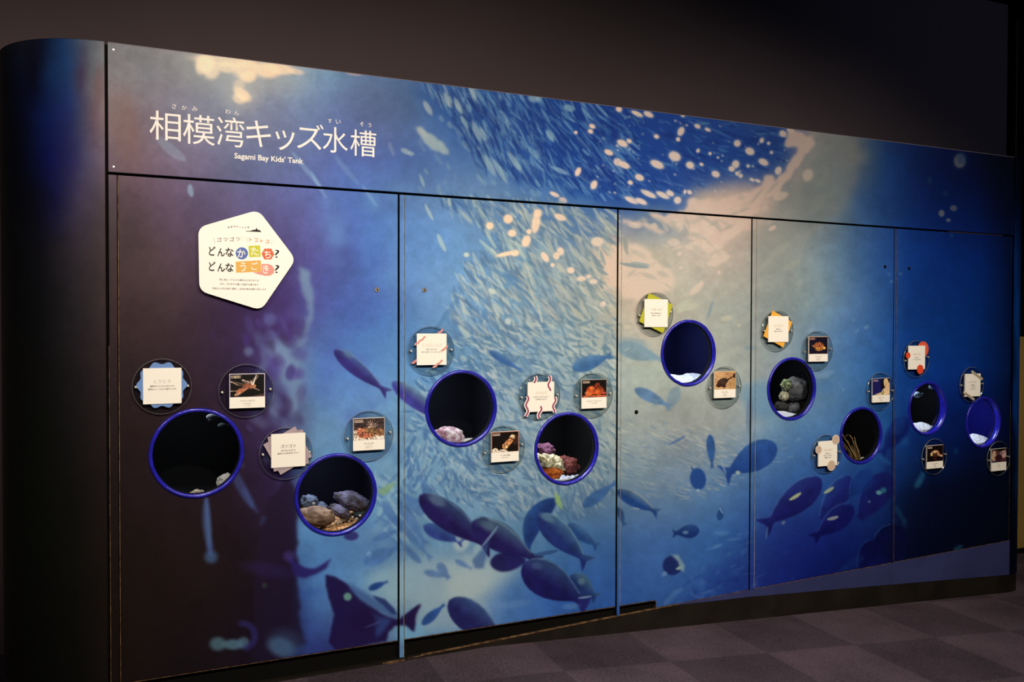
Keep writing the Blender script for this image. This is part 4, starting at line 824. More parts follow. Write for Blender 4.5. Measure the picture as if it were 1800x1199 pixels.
for i, (x, z, r) in enumerate(RIMS):
    wdw = thing('porthole_window', (x, 0, z), WINLAB[i], 'window', 'round tank windows')
    prof = [(r+.001, .004), (r+.001, -.0035), (r-.0015, -.0065), (r-.006, -.0080), (r-.0105, -.0066), (r-.0125, -.004), (r-.0130, TD[i]), (r-.009, TD[i]), (r-.0085, .004)]
    me = lathe(x, z, prof, 112)
    n = len(me.vertices); a = np.empty(n*3, np.float32); me.vertices.foreach_get('co', a); a = a.reshape(-1, 3)
    rr = np.random.RandomState(i)                                  # the rim is slightly uneven, thickly painted
    th = np.arctan2(a[:, 2]-z, a[:, 0]-x); wob = sum(rr.uniform(.0001, .0003)*np.sin(k*th+rr.uniform(0, 6)) for k in (5, 9, 14, 23))
    msk = a[:, 1] < .003; a[msk, 0] += (wob*np.cos(th))[msk]; a[msk, 2] += (wob*np.sin(th))[msk]; me.vertices.foreach_set('co', a.ravel()); me.update()
    link('rim', me, M_rim, wdw, smooth=True)
    link('glass_pane', lathe(x, z, [(0.0001, TD[i]-.003), (r-.0129, TD[i]-.003), (r-.0129, TD[i]-.0005), (0.0001, TD[i]-.0005)], 112), M_glass, wdw)
    link('liner', lathe(x, z, [(r-.0132, TD[i]+.0002), (r-.0132, .0312), (r-.0100, .0312), (r-.0100, TD[i]+.0002)], 112), M_black, wdw, smooth=True)
    # the tank box
    hw = .222; y0, y1 = .0315, .43; z0, z1 = z-r-.02, z+r+.05
    bx = [box(x-hw-.005, x-hw, y0, y1, z0, z1), box(x+hw, x+hw+.005, y0, y1, z0, z1), box(x-hw, x+hw, y1-.005, y1, z0, z1), box(x-hw, x+hw, y0, y1, z0-.005, z0), box(x-hw, x+hw, y0, y1, z1, z1+.005),
          ]
    fr = []
    ring = circle_pts(x, z, r-.012, n=48)
    v = [(px_, y0, pz_) for px_, pz_ in ring]
    o_ = []
    for px_, pz_ in ring:
        dx, dz = px_-x, pz_-z; k = min(hw/abs(dx) if abs(dx) > 1e-6 else 9, ((z1-z) if dz > 0 else (z-z0))/abs(dz) if abs(dz) > 1e-6 else 9); o_.append((x+dx*k, y0, z+dz*k))
    v += o_; f = [(j, (j+1) % 48, 48+(j+1) % 48, 48+j) for j in range(48)]
    tk = link('display_tank', join_meshes([pyd('b', *b) for b in bx]+[pyd('f', v, f)]), M_tank[i]); centre(tk)
    tagit(tk, 'dark tank box behind the '+WINLAB[i].replace('round blue-rimmed ', '').replace(' nearly empty and black, one', ' with').replace(' and two pale round fish', ' and fish'), 'tank', 'tank boxes behind the round windows')
    tank_light(x-.02, .19, z1-.012, TL[i], (0.80, 0.88, 1.0) if i in (1, 4, 7, 8) else (.95, .97, 1.0))

def sand_mat(name, c1, c2, dark, dth=.36, sc=160):
    m = mat(name, c1, .9, .1, var=.1, vscale=sc, col2=c2, bump=.6, bscale=220); nt = m.node_tree; b = nt.nodes['Principled BSDF']
    src = b.inputs['Base Color'].links[0].from_socket
    tc = nt.nodes['Texture Coordinate']; n = nt.nodes.new('ShaderNodeTexNoise'); n.inputs['Scale'].default_value = 95; n.inputs['Detail'].default_value = 3; nt.links.new(tc.outputs['Object'], n.inputs['Vector'])
    r = nt.nodes.new('ShaderNodeValToRGB'); r.color_ramp.elements[0].position = dth; r.color_ramp.elements[0].color = (1, 1, 1, 1); r.color_ramp.elements[1].position = dth+.035; r.color_ramp.elements[1].color = (0, 0, 0, 1)
    nt.links.new(n.outputs['Fac'], r.inputs['Fac']); mx = nt.nodes.new('ShaderNodeMix'); mx.data_type = 'RGBA'
    nt.links.new(r.outputs['Color'], mx.inputs[0]); nt.links.new(src, mx.inputs[6]); mx.inputs[7].default_value = col4(dark); nt.links.new(mx.outputs[2], b.inputs['Base Color'])
    return m
def sand(i, m, crest, near, label, bumps=(), rough=.003, yb=None):
    yb = yb or YB[i]
    # crest: [(px, py) ...] of the far edge of the bed as seen; near: height of the bed at the glass above the rim's bottom
    x, z, r = RIMS[i]; cr = [at(px_, py_, yb) for px_, py_ in crest]; cx = [float(c[0]) for c in cr]; cz = [float(c[2]) for c in cr]
    nx, ny = 90, 60; v = []; f = []; zn = z-r+.012+near
    for a in range(nx+1):
        X = x-.215+.43*a/nx
        for b in range(ny+1):
            t = b/ny; Y = .0335+(yb+.03-.0335)*t
            zc = np.interp(X, cx, cz); s = min(1, t*(yb+.03-.0335)/(yb-.0335)); Z = zn+(zc-zn)*s
            for (bx_, by_, bh, bw) in bumps: Z += bh*math.exp(-((X-bx_)**2+(Y-by_)**2)/bw**2)
            Z += rough*(mnoise.noise(Vector((X*45, Y*45, i)))+.7*mnoise.noise(Vector((X*120, Y*120, i+5))))
            v.append((X, Y, Z))
    for a in range(nx):
        for b in range(ny):
            q = a*(ny+1)+b; f.append((q, q+ny+1, q+ny+2, q+1))
    n = len(v); zb_ = z-r-.018
    rg = [a*(ny+1) for a in range(nx+1)]+[nx*(ny+1)+b for b in range(1, ny+1)]+[a*(ny+1)+ny for a in range(nx-1, -1, -1)]+[b for b in range(ny-1, 0, -1)]
    v += [(v[k][0], v[k][1], zb_) for k in rg]; k_ = len(rg)
    f += [(rg[j], n+j, n+(j+1) % k_, rg[(j+1) % k_]) for j in range(k_)]; f.append(tuple(range(n+k_-1, n-1, -1)))
    o = link('sand_bed', pyd('s', v, f), m, None, smooth=False); centre(o); tagit(o, label, 'sand', kind='stuff'); return o
M_sw = sand_mat('white_sand', (236, 238, 248), (206, 212, 230), (90, 90, 96))
M_sd = sand_mat('sparse_gravel', (225, 215, 205), (150, 130, 110), (50, 40, 34), .42)
M_so = sand_mat('orange_gravel', (206, 130, 70), (236, 196, 150), (110, 60, 34), .40)
def rock(name, bb, y, mats, label, ang=0, lump=.16, seed=0, freq=2.2, flat=None, cat='rock', sub=4, dep=.85, group=None):
    """bb: measured bounds x0, x1, y0, y1 of the rock as seen; y: distance of its middle behind the wall face"""
    cxp, cyp = (bb[0]+bb[1])/2, (bb[2]+bb[3])/2; c = at(cxp, cyp, y); l = at(bb[0], cyp, y); rr_ = at(bb[1], cyp, y); tp = at(cxp, bb[2], y); bt = at(cxp, bb[3], y)
    hw = float(rr_[0]-l[0])/2; hz = float(tp[2]-bt[2])/2; hd = dep*min(hw, hz*1.4)
    bm = bmesh.new(); bmesh.ops.create_icosphere(bm, subdivisions=sub, radius=1.0)
    ca, sa = math.cos(math.radians(ang)), math.sin(math.radians(ang))
    for v in bm.verts:
        p = v.co.normalized(); q = p*freq+Vector((seed*7.3, seed*3.1, seed))
        d = 1+lump*(mnoise.noise(q)+.5*mnoise.noise(q*2.3)+.28*mnoise.noise(q*5)+.14*mnoise.noise(q*11))*1.6
        # blunt facets
        d -= .10*abs(mnoise.noise(q*1.1+Vector((9, 9, 9))))
        v.co = p*d
    xs = [v.co.x*ca-v.co.z*sa for v in bm.verts]
    for v in bm.verts:
        X, Y, Z = v.co; 
        if ang: X, Z = X*1.0, Z*(flat or .5)
        v.co = Vector((X*ca-Z*sa, Y, X*sa+Z*ca))
    ax = max(abs(v.co.x) for v in bm.verts); az = max(abs(v.co.z) for v in bm.verts)
    for v in bm.verts: v.co = Vector((c[0]+v.co.x/ax*hw, c[1]+v.co.y*hd, c[2]+v.co.z/az*hz))
    me = bpy.data.meshes.new(name); bm.to_mesh(me); bm.free()
    o = link(name, me, mats, None, smooth=True); centre(o); tagit(o, label, cat, group); return o
R_ = lambda n, a, b, sc=30, bp=.6, bs=90: mat(n, a, .85, .2, var=.2, vscale=sc, col2=b, bump=bp, bscale=bs)
m_pale = R_('pale_rock', (200, 196, 196), (156, 150, 140), 14); m_blue = R_('blue_grey_rock', (88, 98, 120), (46, 52, 66), 22); m_brown = R_('brown_rock', (168, 138, 118), (96, 74, 60), 26)
m_lav = R_('lavender_rock', (112, 108, 136), (58, 52, 56), 24); m_teal = R_('teal_rock', (70, 90, 96), (34, 50, 56), 20); m_pink = R_('pink_crusted_rock', (236, 224, 232), (150, 104, 124), 40, .9, 120)
m_mar = R_('maroon_rock', (126, 66, 62), (70, 34, 38), 50, 1, 140); m_pur = R_('purple_rock', (124, 76, 110), (62, 34, 48), 50, 1, 140); m_wcor = R_('white_coral_rock', (236, 232, 206), (150, 136, 92), 60, 1, 150)
m_or = R_('orange_sponge', (214, 118, 44), (150, 66, 26), 50, 1, 140); m_gry = R_('grey_rock', (120, 122, 128), (62, 60, 60), 16); m_dg = R_('dark_grey_rock', (66, 64, 62), (34, 32, 30), 20); m_gw = R_('green_white_crust', (180, 186, 150), (74, 96, 56), 60, 1, 150); m_lime = R_('pale_pebble', (200, 196, 170), (130, 124, 100), 40)
# window 1
sand(0, M_sd, [(262, 894), (326, 886), (342, 874), (374, 872), (390, 884), (430, 894)], -.012, 'scattered pale gravel at the foot of the black leftmost window', bumps=[(1.60, .050, .018, .035), (1.625, .06, .014, .03)], rough=.006)
rock('rock', (380, 416, 831, 866), .14, m_pale, 'pale grey rounded rock at lower right of the leftmost window', seed=1, lump=.08)
# window 2
sand(1, M_so, [(515, 925), (570, 915), (620, 898), (668, 888)], .001, 'orange-brown gravel bed in the second window, under the boulders', rough=.005)
rock('boulder', (520, 591, 888, 928), .11, m_brown, 'large tan-brown boulder at lower left of the second window', ang=-10, flat=.55, seed=2, lump=.10)
rock('boulder', (526, 560, 868, 898), .20, m_blue, 'blue-grey rock behind the tan boulder', seed=3, lump=.14)
rock('boulder', (552, 578, 881, 905), .19, m_blue, 'small blue-grey rock peeking between tan boulder and slanted rock', seed=4, lump=.14, ang=-20, flat=.8)
rock('boulder', (576, 617, 883, 915), .16, m_lav, 'slanted lavender-grey rock in the middle of second window', ang=-38, flat=.5, seed=5, lump=.14)
rock('boulder', (586, 656, 860, 904), .22, m_lav, 'big oval lavender rock leaning at the right of second window', ang=-24, flat=.48, seed=6, lump=.09)
rock('boulder', (620, 664, 891, 912), .20, m_teal, 'flat teal-grey slab at right edge of second window', seed=7, lump=.06)
rock('pebble', (548.5, 553.5, 883, 888), .10, m_pale, 'tiny white pebble on the tan boulder', seed=8, lump=.02, sub=2)
for k, (a, b) in enumerate([(599, 918), (594, 920), (606, 913), (620, 909), (627, 912), (613, 916), (633, 906), (583, 924), (640, 908), (571, 924)]):
    rock('gravel_pebble', (a-2.6, a+2.6, b-2, b+2.2), .15, m_pale, 'small white pebble on the orange gravel of second window', seed=20+k, lump=.2, sub=2, cat='pebble', group='white pebbles on orange gravel')
# window 3
sand(2, M_sw, [(748, 795), (800, 784), (830, 782), (872, 790)], -.004, 'thin white sand at the foot of the third window', rough=.002)
rock('rock', (760, 817, 749, 785), .13, m_pink, 'whitish-pink crusted rock in the third window', seed=9, lump=.10, ang=-8, flat=.62)
rock('rock', (808, 842, 770, 792), .16, m_pale, 'smooth pale stone right of the whitish-pink rock', seed=10, lump=.05)
# window 4
sand(3, M_sw, [(940, 850), (985, 842), (1020, 828), (1052, 820)], .008, 'white coral sand at lower right of the fourth window', rough=.005)
rock('rock', (936, 976, 778, 810), .19, m_pur, 'purple crusted rock at left edge of fourth window', seed=11, lump=.22, freq=3)
rock('rock', (940, 992, 794, 838), .14, m_wcor, 'white coral-crusted rock in the middle of fourth window', seed=12, lump=.24, freq=3.2, ang=-28, flat=.6)
rock('rock', (976, 1018, 800, 838), .16, m_mar, 'maroon rough rock at right of the heap in fourth window', seed=13, lump=.2, freq=3)
rock('rock', (968, 990, 800, 830), .12, m_wcor, 'small white knobbly rock against the maroon one', seed=14, lump=.26, freq=3.4)
rock('sponge', (950, 990, 818, 845), .105, m_or, 'bright orange sponge-covered lump low in fourth window', seed=15, lump=.16, freq=2.5)
# window 5
sand(4, M_sw, [(1160, 659), (1180, 658), (1200, 661), (1212, 657), (1232, 656), (1260, 663)], .004, 'bright white sand bed in the third door window', rough=.0035)
# window 6
sand(5, M_sw, [(1350, 720), (1372, 724), (1385, 728), (1394, 727), (1404, 722), (1430, 722)], .004, 'white sand under the grey rock stack', bumps=[(4.36, .12, .012, .04), (4.46, .12, .010, .04)], rough=.002)
rock('rock', (1379, 1418, 661, 707), .16, mat('light_grey_rock', (142, 144, 150), .85, .2, var=.2, vscale=16, col2=(84, 82, 82), bump=.6, bscale=90), 'tall grey boulder at the centre of the rock stack window', seed=16, lump=.10)
rock('rock', (1374, 1390, 664, 689), .14, m_gw, 'green and white crusted rock left of the tall grey boulder', seed=17, lump=.24, freq=3)
rock('rock', (1371, 1385, 687, 706), .15, m_lime, 'pale rounded rock below the green crusted rock', seed=18, lump=.12)
rock('rock', (1392, 1409, 631, 647), .26, m_dg, 'dim greenish rock at the top of the stack window', seed=19, lump=.12)
rock('pipe_rock', (1386, 1400, 644, 672), .27, m_teal, 'dim upright teal-grey pillar behind the stack', seed=21, lump=.08)
rock('rock', (1363, 1386, 705, 724), .15, m_dg, 'dark olive rock at lower left of the stack window', seed=22, lump=.14, ang=-25, flat=.6)
rock('rock', (1383, 1405, 707, 727), .13, m_gry, 'small striped grey stone in front at the foot of the stack', seed=23, lump=.16)
rock('rock', (1392, 1428, 700, 726), .17, m_dg, 'broad dark rock at lower right of the stack window', seed=24, lump=.12)
rock('sponge', (1383, 1396, 731, 740), .085, m_or, 'little orange patch on white sand below the stack', seed=25, lump=.15)
# window 7
sand(6, M_sd, [(1470, 822), (1500, 816), (1520, 812), (1550, 815)], -.004, 'gravel at the foot of the seaweed window', rough=.003)
rock('pebble', (1512, 1520, 803, 814), .12, m_lime, 'pale round stone beside the seaweed', seed=26, lump=.08)
sw = thing('seaweed', tuple(float(v) for v in at(1508, 812, .15)), 'brown branching seaweed leaning left in its own window', 'seaweed')
m_weed = mat('brown_weed', (150, 118, 74), .7, .2, var=.3, vscale=30)
rs = random.Random(3)
for k, pts in enumerate([[(1510, 812), (1500, 795), (1492, 782), (1483, 768), (1480, 762)], [(1510, 812), (1505, 795), (1500, 778), (1498, 770), (1491, 764), (1485, 768)], [(1511, 812), (1509, 798), (1506, 788), (1500, 775), (1494, 765)],
        [(1508, 812), (1497, 800), (1490, 788), (1482, 778), (1479, 774)], [(1507, 812), (1494, 802), (1488, 790), (1481, 781)], [(1512, 812), (1511, 800), (1508, 790), (1505, 782), (1502, 768)], [(1509, 812), (1502, 800), (1496, 790), (1490, 775), (1484, 771)], [(1511, 812), (1506, 803), (1503, 796), (1497, 783)], [(1510, 812), (1512, 802), (1509, 793)]]):
    yy_ = .12+.02*rs.random()*4; P = [at(a, b, yy_+.004*j) for j, (a, b) in enumerate(pts)]
    link('frond', tube(P, [.0042*(1-.75*j/(len(P)-1)) for j in range(len(P))]), m_weed, sw, smooth=True)
# window 8
sand(7, M_sw, [(1596, 750), (1606, 748), (1617, 744), (1625, 743), (1640, 751), (1660, 747)], .012, 'heap of white gravel with dark specks behind the rightmost door', rough=.006)
# window 9
sand(8, M_sw, [(1698, 772), (1706, 768), (1717, 763), (1730, 767), (1742, 773), (1760, 776)], .010, 'glowing white sand in the deep blue farthest right window', rough=.003)
# small animals
def fin_fish(name, px_, py_, y, L, m, label, spikes=0, parent_cat='fish', seed=1):
    c = at(px_, py_, y); t = thing(name, tuple(map(float, c)), label, parent_cat)
    bm = bmesh.new(); bmesh.ops.create_icosphere(bm, subdivisions=3, radius=1.0)
    for v in bm.verts:
        u = v.co.x; k = 1-.35*max(0, u); v.co = Vector((c[0]+v.co.x*L/2, c[1]+v.co.y*L*.22*k, c[2]+v.co.z*L*.30*k))
    me = bpy.data.meshes.new('b'); bm.to_mesh(me); bm.free(); link('body', me, m, t, smooth=True)
    tf = prism([(c[0]+L*.42, c[2]), (c[0]+L*.72, c[2]+L*.16), (c[0]+L*.66, c[2]), (c[0]+L*.72, c[2]-L*.16)], c[1]-.001, c[1]+.001); link('tail_fin', tf, m, t)
    rr = random.Random(seed)
    for k in range(spikes):
        a = -2.9+k*(5.8/spikes); e = (c[0]+L*.15+math.cos(a+1.57)*L*.55, c[1]+rr.uniform(-.01, .01), c[2]+math.sin(a+1.57)*L*rr.uniform(.45, .7))
        link('fin_spine', tube([(c[0]+L*.05, c[1], c[2]), e], [.0016, .0004], 5), m, t)
    return t
m_gh = mat('dim_grey_fish', (120, 128, 138), .7, .2, var=.3, vscale=60); m_pf = mat('pale_blue_fish', (150, 176, 190), .6, .3, var=.2, vscale=60)
fin_fish('lionfish', 372, 733, .16, .040, m_gh, 'dim spiny striped fish near the top of the leftmost window', 12)
fin_fish('fish', 391, 748, .20, .036, mat('dark_fish', (60, 66, 74), .8, .1), 'faint dark fish just right of the spiny fish in the leftmost window')
fin_fish('round_fish', 1613, 694, .14, .060, m_pf, 'pale round fish at the upper left of the white gravel window')
fin_fish('round_fish', 1639, 680, .14, .055, m_pf, 'second pale round fish, at the top of the white gravel window')

# ---------------------------------------------------------------- round captions on clear acrylic
def canvas(w, h, bg): return np.ones((h, w, 3), np.float32)*np.array(bg, np.float32)
def cv_blob(c, x, y, rx, ry, ang, col, al=1.0, soft=.25):
    h, w = c.shape[:2]; yy, xx = np.mgrid[0:h, 0:w]; u0 = xx/w*100-x; v0 = yy/h*100-y; t = math.radians(ang); u = (u0*math.cos(t)+v0*math.sin(t))/rx; v = (-u0*math.sin(t)+v0*math.cos(t))/ry
    a = np.clip((1+soft/2-np.sqrt(u*u+v*v))/soft, 0, 1)[..., None]*al; c[:] = c*(1-a)+np.array(col, np.float32)*a
def cv_line(c, x0, y0, x1, y1, wd, col, al=1.0):
    h, w = c.shape[:2]; yy, xx = np.mgrid[0:h, 0:w]; X = xx/w*100; Y = yy/h*100; dx, dy = x1-x0, y1-y0; t = np.clip(((X-x0)*dx+(Y-y0)*dy)/(dx*dx+dy*dy), 0, 1)
    d = np.hypot(X-x0-t*dx, Y-y0-t*dy); a = np.clip((wd*(1-.6*t)-d)/1.2+.5, 0, 1)[..., None]*al; c[:] = c*(1-a)+np.array(col, np.float32)*a
def cv_noise(c, k, seed, s=6):
    r = np.random.RandomState(seed); h, w = c.shape[:2]; n = blur(r.randn(h, w).astype(np.float32), s/4)[..., None]; n /= n.std(); c[:] = np.clip(c*(1+k*n), 0, 255)
def tagmarks(c, col=(236, 214, 196)):
    for yy in (7, 14):
        for k in range(7):
            cv_line(c, 4+k*4, yy, 6.4+k*4, yy, 2.3, col, .9)
def pic_lionfish():
    c = canvas(96, 68, (10, 8, 8)); cv_blob(c, 90, 104, 40, 14, -12, (120, 84, 74), .8, .6)
    r = random.Random(4)
    for k in range(15): cv_line(c, 58, 55, 58-46*math.cos(-1.0+k*.11), 58+40*math.sin(.15+k*.09)+r.uniform(-3, 3), 1.8, (206, 158, 136), .9)
    for k in range(9): cv_line(c, 58, 50, 6+k*9, 20+r.uniform(-6, 8) if k > 2 else 30+k*16, 1.5, (226, 190, 170), .8)
    cv_blob(c, 52, 52, 17, 12, 10, (168, 100, 72)); cv_blob(c, 30, 72, 14, 9, -25, (196, 116, 82), .9); cv_blob(c, 66, 52, 9, 8, 0, (200, 140, 100))
    for k in range(8): cv_line(c, 38+k*4, 42, 42+k*4, 64, 1.0, (96, 50, 40), .8)
    cv_line(c, 66, 44, 76, 2, 2.6, (240, 226, 210)); cv_line(c, 74, 20, 82, 6, 1.5, (200, 170, 150)); cv_line(c, 36, 24, 60, 38, 2.2, (236, 214, 200)); cv_line(c, 60, 28, 62, 46, 2.0, (236, 214, 200)); cv_line(c, 68, 60, 86, 72, 1.8, (210, 170, 150))
    cv_line(c, 0, 30, 24, 46, 2, (220, 190, 170)); cv_line(c, 2, 72, 22, 72, 2, (220, 190, 170)); tagmarks(c, (240, 220, 186)); cv_noise(c, .12, 3); return c
def pic_scorpion():
    c = canvas(96, 68, (62, 50, 50)); cv_blob(c, 50, 100, 90, 24, 0, (246, 226, 204)); cv_blob(c, 8, 72, 16, 20, 0, (246, 226, 204)); cv_blob(c, 42, 66, 32, 26, 0, (150, 92, 66)); cv_blob(c, 22, 62, 12, 22, -20, (176, 108, 84)); cv_blob(c, 84, 66, 18, 18, 0, (134, 96, 70)); cv_blob(c, 56, 56, 20, 20, 0, (120, 92, 62))
    cv_blob(c, 36, 78, 22, 14, 0, (186, 112, 88)); 
    for k in range(7): cv_line(c, 44+k*4, 42, 42+k*6, 8+abs(k-2)*5, 2.2, (176, 150, 136), .9)
    cv_noise(c, .28, 5, 5); tagmarks(c); return c
def pic_worm():
    c = canvas(96, 72, (16, 8, 6)); cv_blob(c, 88, 40, 12, 26, 0, (70, 44, 34), .8); cv_blob(c, 12, 92, 12, 14, 0, (240, 222, 196)); cv_blob(c, 40, 98, 20, 12, 0, (232, 214, 190)); cv_blob(c, 60, 56, 32, 12, -58, (196, 132, 84)); cv_blob(c, 76, 26, 10, 12, 0, (238, 204, 160)); cv_blob(c, 50, 70, 12, 14, 0, (222, 160, 108)); cv_noise(c, .25, 6, 5); cv_blob(c, 74, 34, 5, 12, -60, (110, 60, 40), .8); tagmarks(c); return c
def pic_orange():
    c = canvas(90, 70, (10, 6, 6)); cv_blob(c, 50, 96, 70, 9, 0, (190, 96, 60)); cv_blob(c, 36, 60, 20, 28, 10, (186, 74, 30)); cv_blob(c, 66, 62, 24, 24, -10, (206, 92, 40)); cv_blob(c, 24, 76, 14, 14, 0, (214, 112, 60)); cv_blob(c, 60, 34, 12, 20, 20, (120, 44, 24)); cv_blob(c, 40, 48, 10, 10, 0, (224, 118, 64)); cv_blob(c, 78, 50, 10, 14, 0, (110, 44, 22), .8); cv_blob(c, 90, 76, 12, 8, 0, (190, 70, 60)); cv_noise(c, .18, 7, 6); tagmarks(c); return c
def pic_ray():
    c = canvas(90, 76, (206, 164, 120)); cv_blob(c, 80, 20, 30, 22, 0, (170, 126, 84), .7, .8); cv_blob(c, 86, 76, 22, 30, 0, (176, 138, 84), .7, .8); cv_blob(c, 34, 62, 24, 22, -40, (66, 46, 38)); cv_blob(c, 46, 50, 18, 16, 0, (70, 50, 42)); cv_blob(c, 20, 76, 14, 12, 0, (60, 36, 28)); cv_blob(c, 44, 82, 10, 8, 0, (56, 34, 28)); cv_line(c, 56, 50, 98, 20, 4.5, (54, 34, 28)); cv_blob(c, 96, 22, 8, 14, 10, (46, 28, 24)); cv_noise(c, .08, 8, 6); return c
def pic_puffer():
    c = canvas(90, 76, (14, 10, 34)); cv_blob(c, 52, 56, 28, 26, 10, (160, 96, 52)); cv_blob(c, 48, 48, 20, 15, 10, (150, 84, 60), .8); cv_blob(c, 50, 72, 18, 10, 0, (176, 120, 56)); cv_blob(c, 80, 66, 8, 9, 0, (186, 140, 70)); cv_blob(c, 20, 52, 6, 6, 0, (150, 110, 70)); cv_noise(c, .3, 9, 5); tagmarks(c, (214, 160, 150)); return c
def pic_garden():
    c = canvas(90, 76, (28, 28, 98)); cv_blob(c, 60, 30, 14, 44, 0, (8, 8, 24), .95, .4); cv_blob(c, 92, 8, 14, 14, 0, (20, 10, 18)); cv_blob(c, 78, 28, 15, 34, -8, (222, 196, 146)); cv_blob(c, 84, 44, 10, 14, 0, (196, 140, 86)); cv_blob(c, 92, 60, 16, 36, 0, (232, 196, 156)); cv_blob(c, 60, 112, 70, 30, -10, (236, 206, 160)); cv_blob(c, 82, 72, 26, 16, 0, (236, 204, 160)); cv_blob(c, 58, 86, 5, 12, 25, (110, 120, 50)); cv_blob(c, 55, 80, 3, 8, 25, (230, 230, 190)); cv_noise(c, .05, 10, 6)
    tagmarks(c, (200, 176, 170)); return c
def pic_anemone():
    c = canvas(90, 76, (16, 8, 12)); cv_blob(c, 52, 46, 24, 18, 10, (190, 136, 90)); cv_blob(c, 52, 60, 18, 14, 0, (60, 34, 20), .9); cv_blob(c, 30, 50, 10, 15, 25, (232, 190, 140)); cv_blob(c, 80, 62, 20, 7, 25, (222, 156, 130)); cv_blob(c, 44, 40, 16, 8, -25, (224, 178, 130)); cv_blob(c, 38, 54, 5, 8, 0, (70, 40, 20), .8); cv_blob(c, 50, 84, 10, 9, 0, (90, 30, 34), .8); cv_noise(c, .2, 11, 5); tagmarks(c); return c
def pic_crab():
    c = canvas(90, 76, (86, 52, 60)); cv_blob(c, 14, 50, 16, 40, 0, (196, 166, 138)); cv_blob(c, 80, 40, 26, 30, 0, (196, 160, 158)); cv_blob(c, 60, 6, 30, 10, 0, (24, 18, 14)); cv_blob(c, 48, 66, 24, 26, 0, (56, 26, 38)); cv_blob(c, 24, 60, 6, 8, 0, (60, 30, 16)); cv_blob(c, 66, 32, 12, 14, 0, (150, 120, 124)); cv_blob(c, 20, 94, 18, 8, 0, (70, 70, 72)); cv_noise(c, .15, 12, 5); return c
def scallop(x, z, r, n=11, amp=.07, a0=.2):
    return [(x+r*(1+amp*math.cos(n*t+a0))*math.cos(t), z+r*(1+amp*math.cos(n*t+a0))*math.sin(t)) for t in np.linspace(0, 2*math.pi, 133)[:-1]]
def rotsq(x, z, w, h, deg):
    c, s = math.cos(math.radians(deg)), math.sin(math.radians(deg)); return [(x+a*c-b*s, z+a*s+b*c) for a, b in ((-w/2, -h/2), (w/2, -h/2), (w/2, h/2), (-w/2, h/2))]
def ribbon(pts, w):
    P = [np.array(p, float) for p in pts]; L = []; R2 = []
    for i, p in enumerate(P):
        t = P[min(i+1, len(P)-1)]-P[max(i-1, 0)]; t /= np.linalg.norm(t); n = np.array([-t[1], t[0]]); L.append(tuple(p+n*w/2)); R2.append(tuple(p-n*w/2))
    return R2+L[::-1]
def wavy(x0, z0, x1, z1, amp, cycles, w, n=40, ph=0):
    d = np.array([x1-x0, z1-z0]); l = np.linalg.norm(d); d /= l; nn = np.array([-d[1], d[0]])
    return ribbon([np.array([x0, z0])+d*l*t+nn*amp*math.sin(2*math.pi*cycles*t+ph) for t in np.linspace(0, 1, n)], w)
DR, DY0, DY1 = .0985, -.0155, -.0110
def disc(px_, py_, label, scr=0.0, grp='round captions'):
    c = at(px_, py_, DY0); x, z = float(c[0]), float(c[2])
    t = thing('caption_disc', (x, 0, z), label, 'caption', grp)
    me = lathe(x, z, [(.0001, DY0), (DR-.0012, DY0), (DR, DY0+.0010), (DR, DY1-.0010), (DR-.0012, DY1), (.0001, DY1)], 72)
    me.materials.append(M_clear); me.materials.append(M_acedge)
    for p in me.polygons:
        n = p.normal
        if abs(n.y) < .95: p.material_index = 1
    o = bpy.data.objects.new('acrylic_disc', me); COL.objects.link(o); o.parent = t
    n = len(me.vertices); a = np.empty(n*3, np.float32); me.vertices.foreach_get('co', a); a = a.reshape(-1, 3)-np.array((x, 0, z), np.float32); me.vertices.foreach_set('co', a.ravel()); me.update()
    for s in (-1, 1):
        xx, zz = x+s*.0860*math.cos(scr), z+s*.0860*math.sin(scr)
        link('screw', join_meshes([lathe(xx, zz, [(.0001, DY0-.004), (.0036, DY0-.0036), (.0045, DY0-.002), (.0045, DY0), (.0001, DY0)], 20), lathe(xx, zz, [(.0001, DY1), (.0045, DY1), (.0045, 0), (.0001, 0)], 16)]), M_metal, t, smooth=True)
    return t, x, z
CW = .1265
CY = -.0215
LB = {}
def text_card(px_, py_, cpx, label, title, tcol, lines, back=None, front=None, scr=0.0, tsp=.0125):
    t, x, z = disc(px_, py_, label, scr); c = at(cpx[0], cpx[1], CY); cx, cz = float(c[0]), float(c[2])
    if back: back(t, cx, cz, x, z)
    link('card', prism(rotsq(cx, cz, CW, CW, 0), CY, DY0-(.0024 if back else 0)), M_card, t)
    lettering('title_text', [text_mesh(title, .0125, cx, cz+.016, CY-.0005, offset=.006, fit_w=.0138*len(title))], mat('title_ink', tcol, .6), t)
    ms = [text_mesh(s, .0062, cx, cz-.0005-.0105*k, CY-.0005, offset=.004, fit_w=min(.0066*len(s), .098)) for k, s in enumerate(lines)]
    lettering('body_text', ms, M_ink, t)
    if front: front(t, cx, cz, x, z)
    return t
